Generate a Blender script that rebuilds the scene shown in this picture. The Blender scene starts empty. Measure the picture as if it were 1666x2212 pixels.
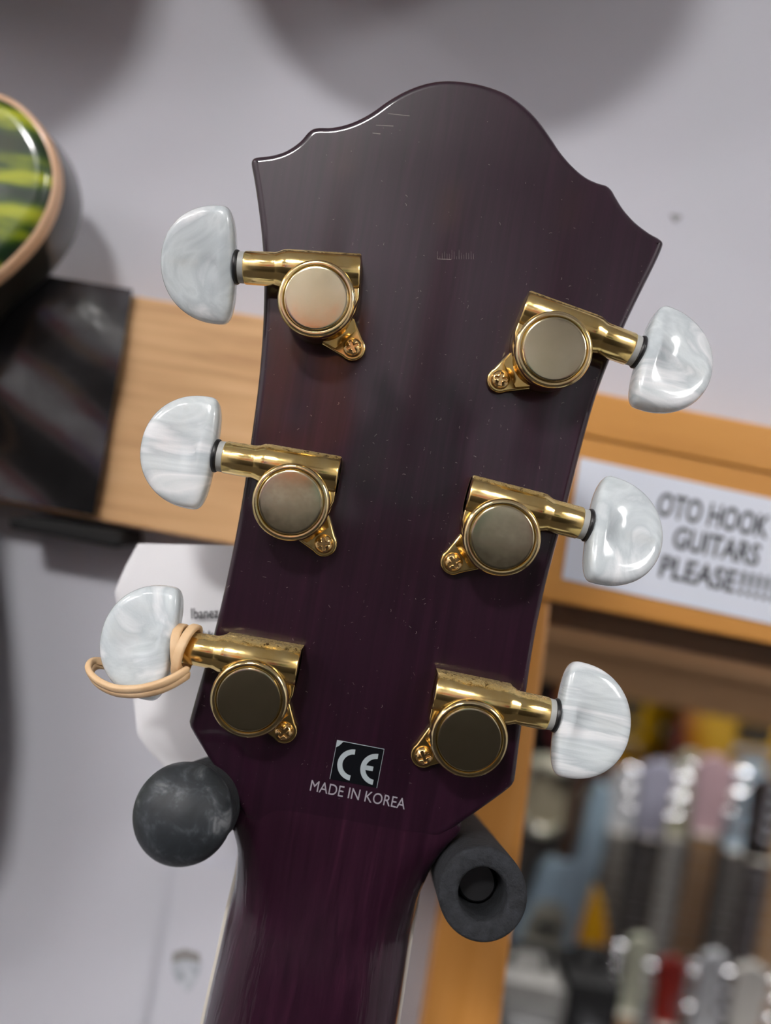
import bpy, bmesh, math, random
from mathutils import Vector, Matrix

# ------------------------------------------------------------------ camera, world, exposure
SC = bpy.context.scene
COL = SC.collection
F = 1700.0                      # focal length in pixels of the 1666x2212 frame
ROLL = math.radians(10.0)
CA, SA = math.cos(ROLL), math.sin(ROLL)
CAM_Y, CAM_Z = -0.162, 1.60     # camera 162 mm behind the headstock plane (y = 0)

cam = bpy.data.cameras.new('camera')
cam.sensor_fit = 'VERTICAL'
cam.sensor_height = 9.0
cam.sensor_width = 9.0
cam.lens = F / 2212.0 * 9.0
cam.clip_start = 0.005
cam.clip_end = 50
cam.dof.use_dof = True
cam.dof.focus_distance = 0.157
cam.dof.aperture_fstop = cam.lens / 4.5
camo = bpy.data.objects.new('camera', cam)
COL.objects.link(camo)
camo.matrix_world = Matrix(((CA, -SA, 0, 0), (0, 0, -1, CAM_Y), (SA, CA, 0, CAM_Z), (0, 0, 0, 1)))
SC.camera = camo

w = bpy.data.worlds.new('world')
w.use_nodes = True
w.node_tree.nodes['Background'].inputs[0].default_value = (0.9, 0.95, 1.0, 1)
w.node_tree.nodes['Background'].inputs[1].default_value = 0.05
SC.world = w
SC.view_settings.view_transform = 'Standard'
SC.view_settings.look = 'None'
SC.view_settings.gamma = 1.0
SC.view_settings.use_curve_mapping = False
SC.view_settings.exposure = 0.06
SC.cycles.use_denoising = True
SC.cycles.max_bounces = 7
SC.cycles.adaptive_threshold = 0.02
SC.cycles.sample_clamp_indirect = 6.0

LAMP_STRENGTH = 10.0            # ceiling panels
# (x, y, width, depth, strength factor): panels in the ceiling, large near-room ones added as fill, at z = 2.68
PANELS = [(-0.46, -1.50, 0.28, 0.28, 13.0), (1.45, -1.25, 0.5, 0.5, 1.9), (-1.95, -0.75, 0.4, 0.5, 3.4),
          (-1.15, -1.35, 0.24, 0.24, 2.4), (1.15, 0.75, 0.5, 0.4, 5.4), (1.9, -1.75, 0.6, 0.5, 1.6), (-1.9, -1.75, 0.5, 0.5, 2.0)]

MM = 0.001
random.seed(7)


def W(px, py, z):
    """A point of the photograph's frame at distance z in front of the camera, as world coordinates."""
    u = (px - 833.0) / F * z
    v = -(py - 1106.0) / F * z
    return Vector((u * CA - v * SA, CAM_Y + z, CAM_Z + u * SA + v * CA))


# ------------------------------------------------------------------ materials
MATS = {}


class NT:
    def __init__(self, name):
        m = bpy.data.materials.new(name)
        m.use_nodes = True
        self.m = m
        self.t = m.node_tree
        self.p = self.t.nodes['Principled BSDF']

    def n(self, kind, **kw):
        nd = self.t.nodes.new(kind)
        for k, v in kw.items():
            setattr(nd, k, v)
        return nd

    def l(self, a, b):
        self.t.links.new(a, b)

    def coords(self, scale=(1, 1, 1), rot=(0, 0, 0), loc=(0, 0, 0), kind='Object'):
        tc = self.n('ShaderNodeTexCoord')
        mp = self.n('ShaderNodeMapping')
        mp.inputs['Scale'].default_value = scale
        mp.inputs['Rotation'].default_value = rot
        mp.inputs['Location'].default_value = loc
        self.l(tc.outputs[kind], mp.inputs['Vector'])
        return mp.outputs['Vector']

    def noise(self, vec, scale=5, detail=4, rough=0.6, dist=0.0):
        nd = self.n('ShaderNodeTexNoise')
        nd.inputs['Scale'].default_value = scale
        nd.inputs['Detail'].default_value = detail
        nd.inputs['Roughness'].default_value = rough
        nd.inputs['Distortion'].default_value = dist
        self.l(vec, nd.inputs['Vector'])
        return nd.outputs['Fac']

    def ramp(self, fac, stops):
        r = self.n('ShaderNodeValToRGB')
        els = r.color_ramp.elements
        els[0].position, els[0].color = stops[0][0], tuple(stops[0][1]) + (1,)
        els[1].position, els[1].color = stops[-1][0], tuple(stops[-1][1]) + (1,)
        for s in stops[1:-1]:
            e = els.new(s[0])
            e.color = tuple(s[1]) + (1,)
        self.l(fac, r.inputs['Fac'])
        return r.outputs['Color']

    def bump(self, fac, strength=0.2, dist=0.001):
        b = self.n('ShaderNodeBump')
        b.inputs['Strength'].default_value = strength
        b.inputs['Distance'].default_value = dist
        self.l(fac, b.inputs['Height'])
        self.l(b.outputs['Normal'], self.p.inputs['Normal'])

    def set(self, **kw):
        for k, v in kw.items():
            k = k.replace('_', ' ')
            i = self.p.inputs[k]
            if isinstance(v, (tuple, list)) and len(v) == 3:
                v = tuple(v) + (1,)
            i.default_value = v
        return self


def mat(name, base, rough=0.5, metal=0.0, coat=0.0, coat_rough=0.05, spec=0.5, alpha=1.0,
        var=None, vscale=20, stretch=(1, 1, 1), vdist=0.0, bump=0.0, bscale=None, bdist=0.0005, vstops=(0.3, 0.7)):
    if name in MATS:
        return MATS[name]
    k = NT(name)
    k.set(Base_Color=base, Roughness=rough, Metallic=metal, Coat_Weight=coat, Coat_Roughness=coat_rough, Specular_IOR_Level=spec, Alpha=alpha)
    if var is not None:
        f = k.noise(k.coords(stretch), vscale, 5, 0.6, vdist)
        c = k.ramp(f, [(vstops[0], base), (vstops[1], var)])
        k.l(c, k.p.inputs['Base Color'])
    if bump:
        f2 = k.noise(k.coords(stretch), bscale or vscale * 3, 4, 0.6)
        k.bump(f2, bump, bdist)
    MATS[name] = k.m
    return k.m


wall_paint = mat('wall_paint', (0.60, 0.605, 0.665), 0.75, var=(0.57, 0.577, 0.637), vscale=3, bump=0.05, bscale=120)
ceiling_paint = mat('ceiling_paint', (0.80, 0.80, 0.80), 0.9, var=(0.77, 0.77, 0.77), vscale=4)
rear_paint = mat('rear_paint', (0.44, 0.425, 0.455), 0.8, var=(0.32, 0.30, 0.335), vscale=2.2)
side_paint = mat('side_paint', (0.52, 0.50, 0.51), 0.8, var=(0.48, 0.46, 0.47), vscale=2)
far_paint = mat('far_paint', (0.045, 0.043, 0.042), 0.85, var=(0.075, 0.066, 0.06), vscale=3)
floor_carpet = mat('floor_carpet', (0.035, 0.03, 0.03), 0.95, var=(0.06, 0.05, 0.045), vscale=60, bump=0.3)
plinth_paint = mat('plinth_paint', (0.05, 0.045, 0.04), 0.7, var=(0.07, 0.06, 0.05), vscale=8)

# lacquered purple wood of the guitar's back
k = NT('purple_lacquer')
k.set(Roughness=0.35, Coat_Weight=0.9, Coat_Roughness=0.045, Coat_IOR=1.5, Specular_IOR_Level=0.3)
f = k.noise(k.coords((60, 60, 2.5)), 9, 5, 0.65, 0.4)
k.l(k.ramp(f, [(0.25, (0.0105, 0.0020, 0.0075)), (0.55, (0.0185, 0.0040, 0.0125)), (0.8, (0.032, 0.0065, 0.019))]), k.p.inputs['Base Color'])
MATS['purple_lacquer'] = k.m
purple = k.m
k = NT('purple_neck_lacquer')
k.set(Roughness=0.35, Coat_Weight=0.9, Coat_Roughness=0.06, Coat_IOR=1.5, Specular_IOR_Level=0.3)
f = k.noise(k.coords((60, 60, 2.5)), 9, 5, 0.65, 0.4)
k.l(k.ramp(f, [(0.25, (0.013, 0.0024, 0.0085)), (0.55, (0.024, 0.0050, 0.0150)), (0.8, (0.042, 0.0085, 0.024))]), k.p.inputs['Base Color'])
rp = k.noise(k.coords((1, 1, 0.05)), 420, 3, 0.6, 0.3)
bp = k.n('ShaderNodeBump')
bp.inputs['Strength'].default_value = 0.35
bp.inputs['Distance'].default_value = 0.001
k.l(rp, bp.inputs['Height'])
k.l(bp.outputs['Normal'], k.p.inputs['Coat Normal'])
purple_neck = k.m

# gold plating with wear and dust lying on the faces that look up
def gold_mat(name, c1, c2, r1, r2, dust=True):
    k = NT(name)
    k.set(Metallic=1.0)
    v = k.coords((1, 1, 1))
    f = k.noise(v, 260, 5, 0.65)
    base = k.ramp(f, [(0.3, c1), (0.72, c2)])
    rr = k.ramp(k.noise(v, 420, 4, 0.6), [(0.3, (r1,) * 3), (0.75, (r2,) * 3)])
    if dust:
        geo = k.n('ShaderNodeNewGeometry')
        sep = k.n('ShaderNodeSeparateXYZ')
        k.l(geo.outputs['Normal'], sep.inputs[0])
        up = k.n('ShaderNodeMapRange')
        up.inputs['From Min'].default_value = 0.72
        up.inputs['From Max'].default_value = 0.97
        up.inputs['To Max'].default_value = 0.85
        k.l(sep.outputs['Z'], up.inputs['Value'])
        fd = k.noise(v, 900, 5, 0.8)
        mr = k.n('ShaderNodeMapRange')
        mr.inputs['From Min'].default_value = 0.38
        mr.inputs['From Max'].default_value = 0.55
        k.l(fd, mr.inputs['Value'])
        mu = k.n('ShaderNodeMath', operation='MULTIPLY')
        k.l(up.outputs[0], mu.inputs[0])
        k.l(mr.outputs[0], mu.inputs[1])
        mx = k.n('ShaderNodeMix', data_type='RGBA')
        k.l(mu.outputs[0], mx.inputs['Factor'])
        k.l(base, mx.inputs['A'])
        mx.inputs['B'].default_value = (0.10, 0.065, 0.035, 1)
        k.l(mx.outputs['Result'], k.p.inputs['Base Color'])
        mx2 = k.n('ShaderNodeMix', data_type='RGBA')
        k.l(mu.outputs[0], mx2.inputs['Factor'])
        k.l(rr, mx2.inputs['A'])
        mx2.inputs['B'].default_value = (0.95, 0.95, 0.95, 1)
        k.l(mx2.outputs['Result'], k.p.inputs['Roughness'])
        one = k.n('ShaderNodeMath', operation='SUBTRACT')
        one.inputs[0].default_value = 1.0
        k.l(mu.outputs[0], one.inputs[1])
        k.l(one.outputs[0], k.p.inputs['Metallic'])
    else:
        k.l(base, k.p.inputs['Base Color'])
        k.l(rr, k.p.inputs['Roughness'])
    return k.m


gold = gold_mat('gold_plating', (0.86, 0.60, 0.20), (0.92, 0.72, 0.33), 0.10, 0.24)
gold_rim = gold_mat('gold_rim', (0.86, 0.64, 0.27), (0.88, 0.76, 0.48), 0.08, 0.18, False)
gold_disc = gold_mat('worn_gold_disc', (0.60, 0.54, 0.35), (0.66, 0.59, 0.40), 0.12, 0.2, False)
gold_screw = gold_mat('gold_screw', (0.85, 0.55, 0.2), (0.9, 0.66, 0.35), 0.12, 0.25, False)
nylon = mat('white_nylon', (0.40, 0.41, 0.39), 0.45)
black_rubber_ring = mat('black_ring_rubber', (0.012, 0.012, 0.013), 0.35)
steel = mat('grey_steel', (0.06, 0.07, 0.08), 0.4)
brass_insert = mat('brass_insert', (0.55, 0.32, 0.12), 0.5)


def pearl_mat(name, seed, streak):
    k = NT(name)
    k.set(Roughness=0.22, Coat_Weight=0.8, Coat_Roughness=0.04, Specular_IOR_Level=0.5, Alpha=0.80)
    v = k.coords(streak, (0.2, 0.3, 0.6), (seed, seed * 2, seed * 3))
    f = k.noise(v, 62, 6, 0.5, 1.3)
    c = k.ramp(f, [(0.28, (0.52, 0.60, 0.62)), (0.42, (0.78, 0.85, 0.87)), (0.52, (0.62, 0.69, 0.72)), (0.62, (0.95, 0.98, 1.0)), (0.75, (0.70, 0.77, 0.79))])
    k.l(c, k.p.inputs['Base Color'])
    vo = k.n('ShaderNodeTexVoronoi')
    vo.inputs['Scale'].default_value = 2600
    k.l(k.coords(), vo.inputs['Vector'])
    k.bump(vo.outputs['Distance'], 0.06, 0.0002)
    return k.m


foam = mat('black_foam', (0.007, 0.008, 0.010), 0.85, var=(0.022, 0.025, 0.031), vscale=520, stretch=(1, 1, 1), bump=0.9, bscale=900, bdist=0.0006)
k = NT('scuffed_rubber')
k.set(Roughness=0.52, Specular_IOR_Level=0.45)
f = k.noise(k.coords(), 190, 8, 0.72, 0.6)
k.l(k.ramp(f, [(0.28, (0.012, 0.015, 0.017)), (0.50, (0.022, 0.027, 0.032)), (0.57, (0.05, 0.058, 0.065)), (0.70, (0.20, 0.21, 0.22))]), k.p.inputs['Base Color'])
k.bump(f, 0.25, 0.0003)
dome_rubber = k.m
band_rubber = mat('tan_rubber', (0.72, 0.47, 0.25), 0.55, var=(0.80, 0.57, 0.34), vscale=260)


def wood_mat(name, stops, stretch, scale, rough=0.5, coat=0.0, dist=0.6, bump=0.0):
    k = NT(name)
    k.set(Roughness=rough, Coat_Weight=coat, Coat_Roughness=0.15)
    v = k.coords(stretch)
    f = k.noise(v, scale, 6, 0.6, dist)
    k.l(k.ramp(f, stops), k.p.inputs['Base Color'])
    if bump:
        k.bump(f, bump, 0.0004)
    MATS[name] = k.m
    return k.m


oak = wood_mat('light_oak', [(0.28, (0.48, 0.255, 0.105)), (0.5, (0.70, 0.415, 0.19)), (0.72, (0.80, 0.50, 0.25))], (5, 5, 110), 2.2, 0.55, dist=0.3)
orange_wood = wood_mat('orange_stained_wood', [(0.2, (0.58, 0.255, 0.055)), (0.6, (0.68, 0.32, 0.075)), (0.85, (0.74, 0.38, 0.11))], (4, 4, 40), 1.6, 0.42, 0.25)
orange_post = wood_mat('orange_post_wood', [(0.2, (0.52, 0.22, 0.04)), (0.6, (0.64, 0.29, 0.07)), (0.85, (0.74, 0.40, 0.15))], (60, 60, 3), 1.6, 0.4, 0.25)
brown_wood = wood_mat('brown_wood', [(0.25, (0.36, 0.195, 0.085)), (0.75, (0.46, 0.26, 0.115))], (3, 3, 40), 1.5, 0.5)
block_wood = wood_mat('hanger_block_wood', [(0.25, (0.30, 0.16, 0.07)), (0.75, (0.42, 0.25, 0.12))], (3, 3, 60), 2, 0.6)
black_gloss = mat('black_gloss_plastic', (0.004, 0.004, 0.0045), 0.22, coat=0.6, coat_rough=0.1, var=(0.012, 0.012, 0.013), vscale=14, bump=0.25, bscale=26, bdist=0.004)
black_matte = mat('black_matte', (0.006, 0.006, 0.006), 0.8)
paper = mat('white_paper', (0.80, 0.80, 0.82), 0.6, var=(0.76, 0.76, 0.78), vscale=12)
label_paper = mat('label_paper', (0.80, 0.85, 0.95), 0.4, coat=0.3, coat_rough=0.2)
ink = mat('black_ink', (0.02, 0.02, 0.025), 0.6)
ink_grey = mat('grey_ink', (0.06, 0.06, 0.07), 0.6)
sticker_black = mat('sticker_black', (0.003, 0.004, 0.006), 0.25, coat=0.5)
sticker_silver = mat('sticker_silver', (0.46, 0.53, 0.56), 0.4, metal=0.2)
print_silver = mat('print_silver', (0.42, 0.40, 0.45), 0.45, metal=0.3)
lint = mat('lint', (0.36, 0.32, 0.29), 0.9)
cream = mat('cream_plastic', (0.62, 0.60, 0.46), 0.35, coat=0.3)
bind_cream = mat('binding_cream', (0.66, 0.62, 0.55), 0.4)
tan_binding = mat('tan_binding', (0.74, 0.45, 0.26), 0.35, coat=0.4, var=(0.80, 0.53, 0.33), vscale=30)
chrome = mat('chrome', (0.75, 0.76, 0.78), 0.12, metal=1.0)
rosewood = mat('rosewood', (0.055, 0.03, 0.02), 0.5, var=(0.09, 0.05, 0.03), vscale=60, stretch=(8, 8, 1))
maple = mat('maple', (0.50, 0.30, 0.14), 0.35, coat=0.4, var=(0.58, 0.37, 0.19), vscale=30, stretch=(8, 8, 1))
ebony = mat('ebony', (0.018, 0.016, 0.016), 0.45, var=(0.03, 0.027, 0.026), vscale=40)
fret_metal = mat('fret_metal', (0.62, 0.63, 0.64), 0.28, metal=1.0)
metal_black = mat('black_metal', (0.02, 0.02, 0.022), 0.35, metal=0.4)
smudge = mat('smudge', (0.30, 0.30, 0.31), 0.8)


# ------------------------------------------------------------------ mesh helpers
class MB:
    def __init__(self):
        self.v, self.f, self.mi = [], [], []

    def add(self, verts, faces, mi=0):
        o = len(self.v)
        self.v += [Vector(p) for p in verts]
        self.f += [tuple(i + o for i in f) for f in faces]
        self.mi += [mi] * len(faces)
        return self

    def xform(self, M):
        self.v = [M @ p for p in self.v]
        return self

    def merge(self, other, mi=None):
        o = len(self.v)
        self.v += other.v
        self.f += [tuple(i + o for i in f) for f in other.f]
        self.mi += [m if mi is None else mi for m in other.mi]
        return self

    def box(self, lo, hi, mi=0):
        x0, y0, z0 = lo
        x1, y1, z1 = hi
        v = [(x0, y0, z0), (x1, y0, z0), (x1, y1, z0), (x0, y1, z0), (x0, y0, z1), (x1, y0, z1), (x1, y1, z1), (x0, y1, z1)]
        return self.add(v, [(0, 3, 2, 1), (4, 5, 6, 7), (0, 1, 5, 4), (1, 2, 6, 5), (2, 3, 7, 6), (3, 0, 4, 7)], mi)

    def rings(self, rings, closed=True, cap0=True, cap1=True, mi=0):
        """Loft of rings (lists of points of equal length)."""
        n = len(rings[0])
        v = [p for r in rings for p in r]
        f = []
        for i in range(len(rings) - 1):
            for j in range(n if closed else n - 1):
                a, b = i * n + j, i * n + (j + 1) % n
                f.append((a, b, b + n, a + n))
        if cap0:
            f.append(tuple(reversed(range(n))))
        if cap1:
            f.append(tuple(range((len(rings) - 1) * n, len(rings) * n)))
        return self.add(v, f, mi)

    def lathe(self, prof, axis='z', seg=48, cap0=True, cap1=True, mi=0):
        """prof: (position along axis, radius)."""
        rs = []
        for (h, r) in prof:
            ring = []
            for s in range(seg):
                a = 2 * math.pi * s / seg
                c, d = r * math.cos(a), r * math.sin(a)
                ring.append((c, d, h) if axis == 'z' else (h, c, d) if axis == 'x' else (d, h, c))
            rs.append(ring)
        return self.rings(rs, True, cap0, cap1, mi)

    def tube(self, path, r, seg=8, closed=False, mi=0, flat=None, up=Vector((0, 0, 1))):
        """Sweep of a round (or flat=(half width, half thickness)) section along a path."""
        n = len(path)
        path = [Vector(p) for p in path]
        rs = []
        prev = None
        for i in range(n):
            if closed:
                t = path[(i + 1) % n] - path[(i - 1) % n]
            else:
                t = path[min(i + 1, n - 1)] - path[max(i - 1, 0)]
            t.normalize()
            if prev is None:
                a = up - t * up.dot(t)
                if a.length < 1e-6:
                    a = Vector((1, 0, 0)) - t * t.x
            else:
                a = prev - t * prev.dot(t)
            a.normalize()
            prev = a
            b = t.cross(a)
            ring = []
            for s in range(seg):
                q = 2 * math.pi * s / seg
                if flat:
                    cx, sx = math.cos(q), math.sin(q)
                    ex = abs(cx) ** 0.5 * (1 if cx >= 0 else -1)
                    ey = abs(sx) ** 0.5 * (1 if sx >= 0 else -1)
                    ring.append(path[i] + a * ex * flat[0] + b * ey * flat[1])
                else:
                    rr = r[i] if isinstance(r, (list, tuple)) else r
                    ring.append(path[i] + a * math.cos(q) * rr + b * math.sin(q) * rr)
            rs.append(ring)
        if closed:
            rs.append(rs[0])
            return self.rings(rs, True, False, False, mi)
        return self.rings(rs, True, True, True, mi)

    def prism(self, poly, h0, h1, plane='xy', bevel=0.0, mi=0, steps=3):
        """poly: 2-D outline; extruded h0 -> h1 with a rounded edge on both ends."""
        inset = offset_normals(poly)

        def ring(d, h):
            out = []
            for (x, y), (nx, ny) in zip(poly, inset):
                a, b = x + nx * d, y + ny * d
                out.append((a, b, h) if plane == 'xy' else (a, h, b))
            return out
        s = 1 if h1 > h0 else -1
        rs = []
        if bevel > 0:
            rs.append(ring(bevel * 1.25, h0))
            for i in range(steps + 1):
                q = math.pi / 2 * i / steps
                rs.append(ring(bevel * (1 - math.sin(q)), h0 + s * bevel * (1 - math.cos(q))))
            for i in range(steps + 1):
                q = math.pi / 2 * (1 - i / steps)
                rs.append(ring(bevel * (1 - math.sin(q)), h1 - s * bevel * (1 - math.cos(q))))
            rs.append(ring(bevel * 1.25, h1))
        else:
            rs = [ring(0, h0), ring(0, h1)]
        return self.rings(rs, True, True, True, mi)

    def mesh(self, name, mats, smooth=True, angle=40, flip_fix=True, weld=0):
        me = bpy.data.meshes.new(name)
        me.from_pydata([tuple(p) for p in self.v], [], self.f)
        for m in (mats if isinstance(mats, (list, tuple)) else [mats]):
            me.materials.append(m)
        for p, i in zip(me.polygons, self.mi):
            p.material_index = i
        bm = bmesh.new()
        bm.from_mesh(me)
        if weld:
            bmesh.ops.remove_doubles(bm, verts=bm.verts, dist=weld)
        if flip_fix:
            bmesh.ops.recalc_face_normals(bm, faces=bm.faces)
        bm.to_mesh(me)
        bm.free()
        if smooth:
            me.polygons.foreach_set('use_smooth', [True] * len(me.polygons))
            me.set_sharp_from_angle(angle=math.radians(angle))
        me.update()
        return me


def offset_normals(poly):
    """Inward unit normals of a closed 2-D outline, at its points (mitred, limited)."""
    n = len(poly)
    area = sum(poly[i][0] * poly[(i + 1) % n][1] - poly[(i + 1) % n][0] * poly[i][1] for i in range(n))
    s = 1 if area > 0 else -1
    out = []
    for i in range(n):
        x0, y0 = poly[i - 1]
        x1, y1 = poly[i]
        x2, y2 = poly[(i + 1) % n]
        e1 = Vector((x1 - x0, y1 - y0)).normalized()
        e2 = Vector((x2 - x1, y2 - y1)).normalized()
        n1 = Vector((-e1.y, e1.x)) * s
        n2 = Vector((-e2.y, e2.x)) * s
        m = n1 + n2
        if m.length < 1e-6:
            m = n1
        m.normalize()
        m *= min(1.4, 1.0 / max(0.3, m.dot(n1)))
        out.append((m.x, m.y))
    return out


def catmull(pts, sub=6, closed=True):
    n = len(pts)
    out = []
    rng = range(n) if closed else range(n - 1)
    for i in rng:
        p0 = pts[(i - 1) % n] if closed or i > 0 else pts[0]
        p1, p2 = pts[i], pts[(i + 1) % n]
        p3 = pts[(i + 2) % n] if closed or i + 2 < n else pts[-1]
        for s in range(sub):
            t = s / sub
            out.append(tuple(0.5 * ((2 * b) + (c - a) * t + (2 * a - 5 * b + 4 * c - d) * t * t + (3 * b - a - 3 * c + d) * t ** 3)
                             for a, b, c, d in zip(p0, p1, p2, p3)))
    if not closed:
        out.append(tuple(pts[-1]))
    return out


def flat_cap(mb, poly, h, step, plane='xz', mi=0):
    """Even triangulation of a flat outline (no slivers across it)."""
    from mathutils.geometry import delaunay_2d_cdt
    n = len(poly)
    pts = [Vector(p) for p in poly]
    xs = [p.x for p in pts]
    ys = [p.y for p in pts]

    def ins(x, y, m):
        c = False
        for i in range(n):
            a, b = pts[i], pts[i - 1]
            if (a.y > y) != (b.y > y) and x < (b.x - a.x) * (y - a.y) / (b.y - a.y) + a.x:
                c = not c
        return c and min((q.x - x) ** 2 + (q.y - y) ** 2 for q in pts) > m * m
    extra = []
    y = min(ys) + step / 2
    row = 0
    while y < max(ys):
        x = min(xs) + (step / 2 if row % 2 else 0)
        while x < max(xs):
            if ins(x, y, step * 0.4):
                extra.append(Vector((x, y)))
            x += step
        y += step * 0.87
        row += 1
    v, e, f, _, _, _ = delaunay_2d_cdt(pts + extra, [], [list(range(n))], 1, 1e-7)
    mb.add([(p.x, h, p.y) if plane == 'xz' else (p.x, p.y, h) for p in v], [tuple(q) for q in f], mi)


def link(name, me, parent=None, M=None):
    o = bpy.data.objects.new(name, me)
    COL.objects.link(o)
    if parent is not None:
        o.parent = parent
    if M is not None:
        o.matrix_local = M
    return o


def tag(o, label=None, cat=None, group=None, kind=None):
    if label:
        o['label'] = label
    if cat:
        o['category'] = cat
    if group:
        o['group'] = group
    if kind:
        o['kind'] = kind
    return o


def empty(name, loc):
    o = bpy.data.objects.new(name, None)
    COL.objects.link(o)
    o.location = loc
    o.empty_display_size = 0.02
    return o


def wpart(name, mb, mats, root, **kw):
    """A part whose mesh was collected in world coordinates, under a root that is only translated."""
    L = Vector(root.location)
    mb.v = [p - L for p in mb.v]
    return link(name, mb.mesh(name, mats, **kw), root)


def wobj(name, mb, mats, origin=None, **kw):
    """A top-level mesh collected in world coordinates, its origin at its base."""
    if origin is None:
        xs = [p.x for p in mb.v]
        ys = [p.y for p in mb.v]
        zs = [p.z for p in mb.v]
        origin = Vector(((min(xs) + max(xs)) / 2, (min(ys) + max(ys)) / 2, min(zs)))
    mb.v = [p - origin for p in mb.v]
    o = link(name, mb.mesh(name, mats, **kw))
    o.location = origin
    return o


def evaluated_mesh(o, name):
    dg = bpy.context.evaluated_depsgraph_get()
    me = bpy.data.meshes.new_from_object(o.evaluated_get(dg))
    me.name = name
    return me


def text_mesh(body, size, material, offset=0.0, extrude=0.00002, align='LEFT', spacing=1.0):
    cu = bpy.data.curves.new('lettering', 'FONT')
    cu.body = body
    cu.size = size
    cu.align_x = align
    cu.offset = offset
    cu.extrude = extrude
    cu.space_character = spacing
    cu.resolution_u = 4
    t = bpy.data.objects.new('lettering_source', cu)
    COL.objects.link(t)
    bpy.context.view_layer.update()
    me = evaluated_mesh(t, 'lettering')
    bpy.data.objects.remove(t)
    me.materials.clear()
    me.materials.append(material)
    return me


def face_cam(px, py, z, ang_deg):
    """World matrix of a flat thing that faces the camera's side; x runs along the photo's direction ang_deg (clockwise)."""
    a = math.radians(ang_deg)
    p = W(px, py, z)
    ex = (W(px + math.cos(a) * 100, py + math.sin(a) * 100, z) - p).normalized()
    ez = Vector((0, -1, 0))
    ey = ez.cross(ex)
    return Matrix(((ex.x, ey.x, ez.x, p.x), (ex.y, ey.y, ez.y, p.y), (ex.z, ey.z, ez.z, p.z), (0, 0, 0, 1)))


# ================================================================== THE SETTING
WALL_Z = 0.272                       # distance of the near wall from the camera
WALL_Y = CAM_Y + WALL_Z              # 0.110
FAR_Z = 1.84
FAR_Y = CAM_Y + FAR_Z
XL, XR, YB = -2.2, 2.4, -2.2
CEIL = 2.7


def struct(name, mb, m, **kw):
    o = wobj(name, mb, m, **kw)
    o['kind'] = 'structure'
    return o


struct('floor', MB().box((XL, YB, -0.05), (XR, FAR_Y + 0.1, 0)), floor_carpet)
struct('ceiling', MB().box((XL, YB, CEIL), (XR, FAR_Y + 0.1, CEIL + 0.05)), ceiling_paint)
struct('wall_left', MB().box((XL - 0.05, YB, 0), (XL, FAR_Y, CEIL)), side_paint)
struct('wall_right', MB().box((XR, YB, 0), (XR + 0.05, FAR_Y, CEIL)), side_paint)
struct('wall_rear', MB().box((XL, YB - 0.05, 0), (XR, YB, CEIL)), rear_paint)
struct('added_trim', MB().box((XL, YB, 0), (XR, YB + 0.03, 1.56)), mat('added_dark_panel', (0.016, 0.013, 0.012), 0.7, var=(0.032, 0.025, 0.021), vscale=6, stretch=(8, 8, 1)))  # unseen dark panel, added to darken the lower reflections in headstock and caps
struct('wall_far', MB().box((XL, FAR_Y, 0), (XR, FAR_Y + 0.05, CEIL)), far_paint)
# near wall with the opening at the right
OX0 = W(1040, 2000, WALL_Z).x
OX1 = OX0 + 0.95
OZ1 = W(1354, 1320, WALL_Z).z
OZ0 = 0.55
wb = MB()
T = 0.05
wb.box((XL, WALL_Y, 0), (OX0, WALL_Y + T, CEIL))
wb.box((OX1, WALL_Y, 0), (XR, WALL_Y + T, CEIL))
wb.box((OX0, WALL_Y, OZ1), (OX1, WALL_Y + T, CEIL))
wb.box((OX0, WALL_Y, 0), (OX1, WALL_Y + T, OZ0))
struct('wall_back', wb, wall_paint)


def slab(pxs, z0, z1, bevel=0.0015):
    """A board given by its outline in the frame at distance z0, z0 -> z1 deep."""
    P = [W(x, y, z0) for x, y in pxs]
    mb = MB()
    mb.prism([(p.x, p.z) for p in P], CAM_Y + z0, CAM_Y + z1, 'xz', bevel)
    return mb


def rail_y(x, which):
    return {'top': 847 + 0.2 * (x - 1296), 'mid': 948 + 0.2 * (x - 1296), 'low': 1300 + 0.197 * (x - 1188)}[which]


FZ = 0.258
post = [(951 + 0.156 * (1978 - 1200), 1200), (1183 + 0.1205 * (1374 - 1200), 1200), (1183 - 0.1205 * (2900 - 1374), 2900), (951 - 0.156 * (2900 - 1978), 2900)]
struct('trim_1', slab(post, FZ + 0.002, WALL_Z + 0.012), orange_post)
xs0, xs1 = 1060, 4200
struct('trim_2', slab([(xs0 + 10, rail_y(xs0 + 10, 'mid') - 4), (xs1, rail_y(xs1, 'mid') - 4), (xs1, rail_y(xs1, 'low')), (xs0 + 10, rail_y(xs0 + 10, 'low'))], FZ, WALL_Z - 0.0005), orange_wood)
struct('trim_3', slab([(xs0, rail_y(xs0, 'top')), (xs1, rail_y(xs1, 'top')), (xs1, rail_y(xs1, 'mid')), (xs0, rail_y(xs0, 'mid'))], FZ - 0.0012, WALL_Z - 0.0005, 0.001), orange_wood)
stop = [(1150, rail_y(1150, 'low') - 6), (4200, rail_y(4200, 'low') - 6), (4200, rail_y(4200, 'low') + 50), (1150, rail_y(1150, 'low') + 50)]
struct('trim_4', slab(stop, WALL_Z + 0.002, WALL_Z + 0.03), mat('dark_stop_wood', (0.24, 0.14, 0.075), 0.25, coat=0.5, coat_rough=0.15, var=(0.2, 0.12, 0.07), vscale=20, stretch=(2, 2, 20)))

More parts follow.
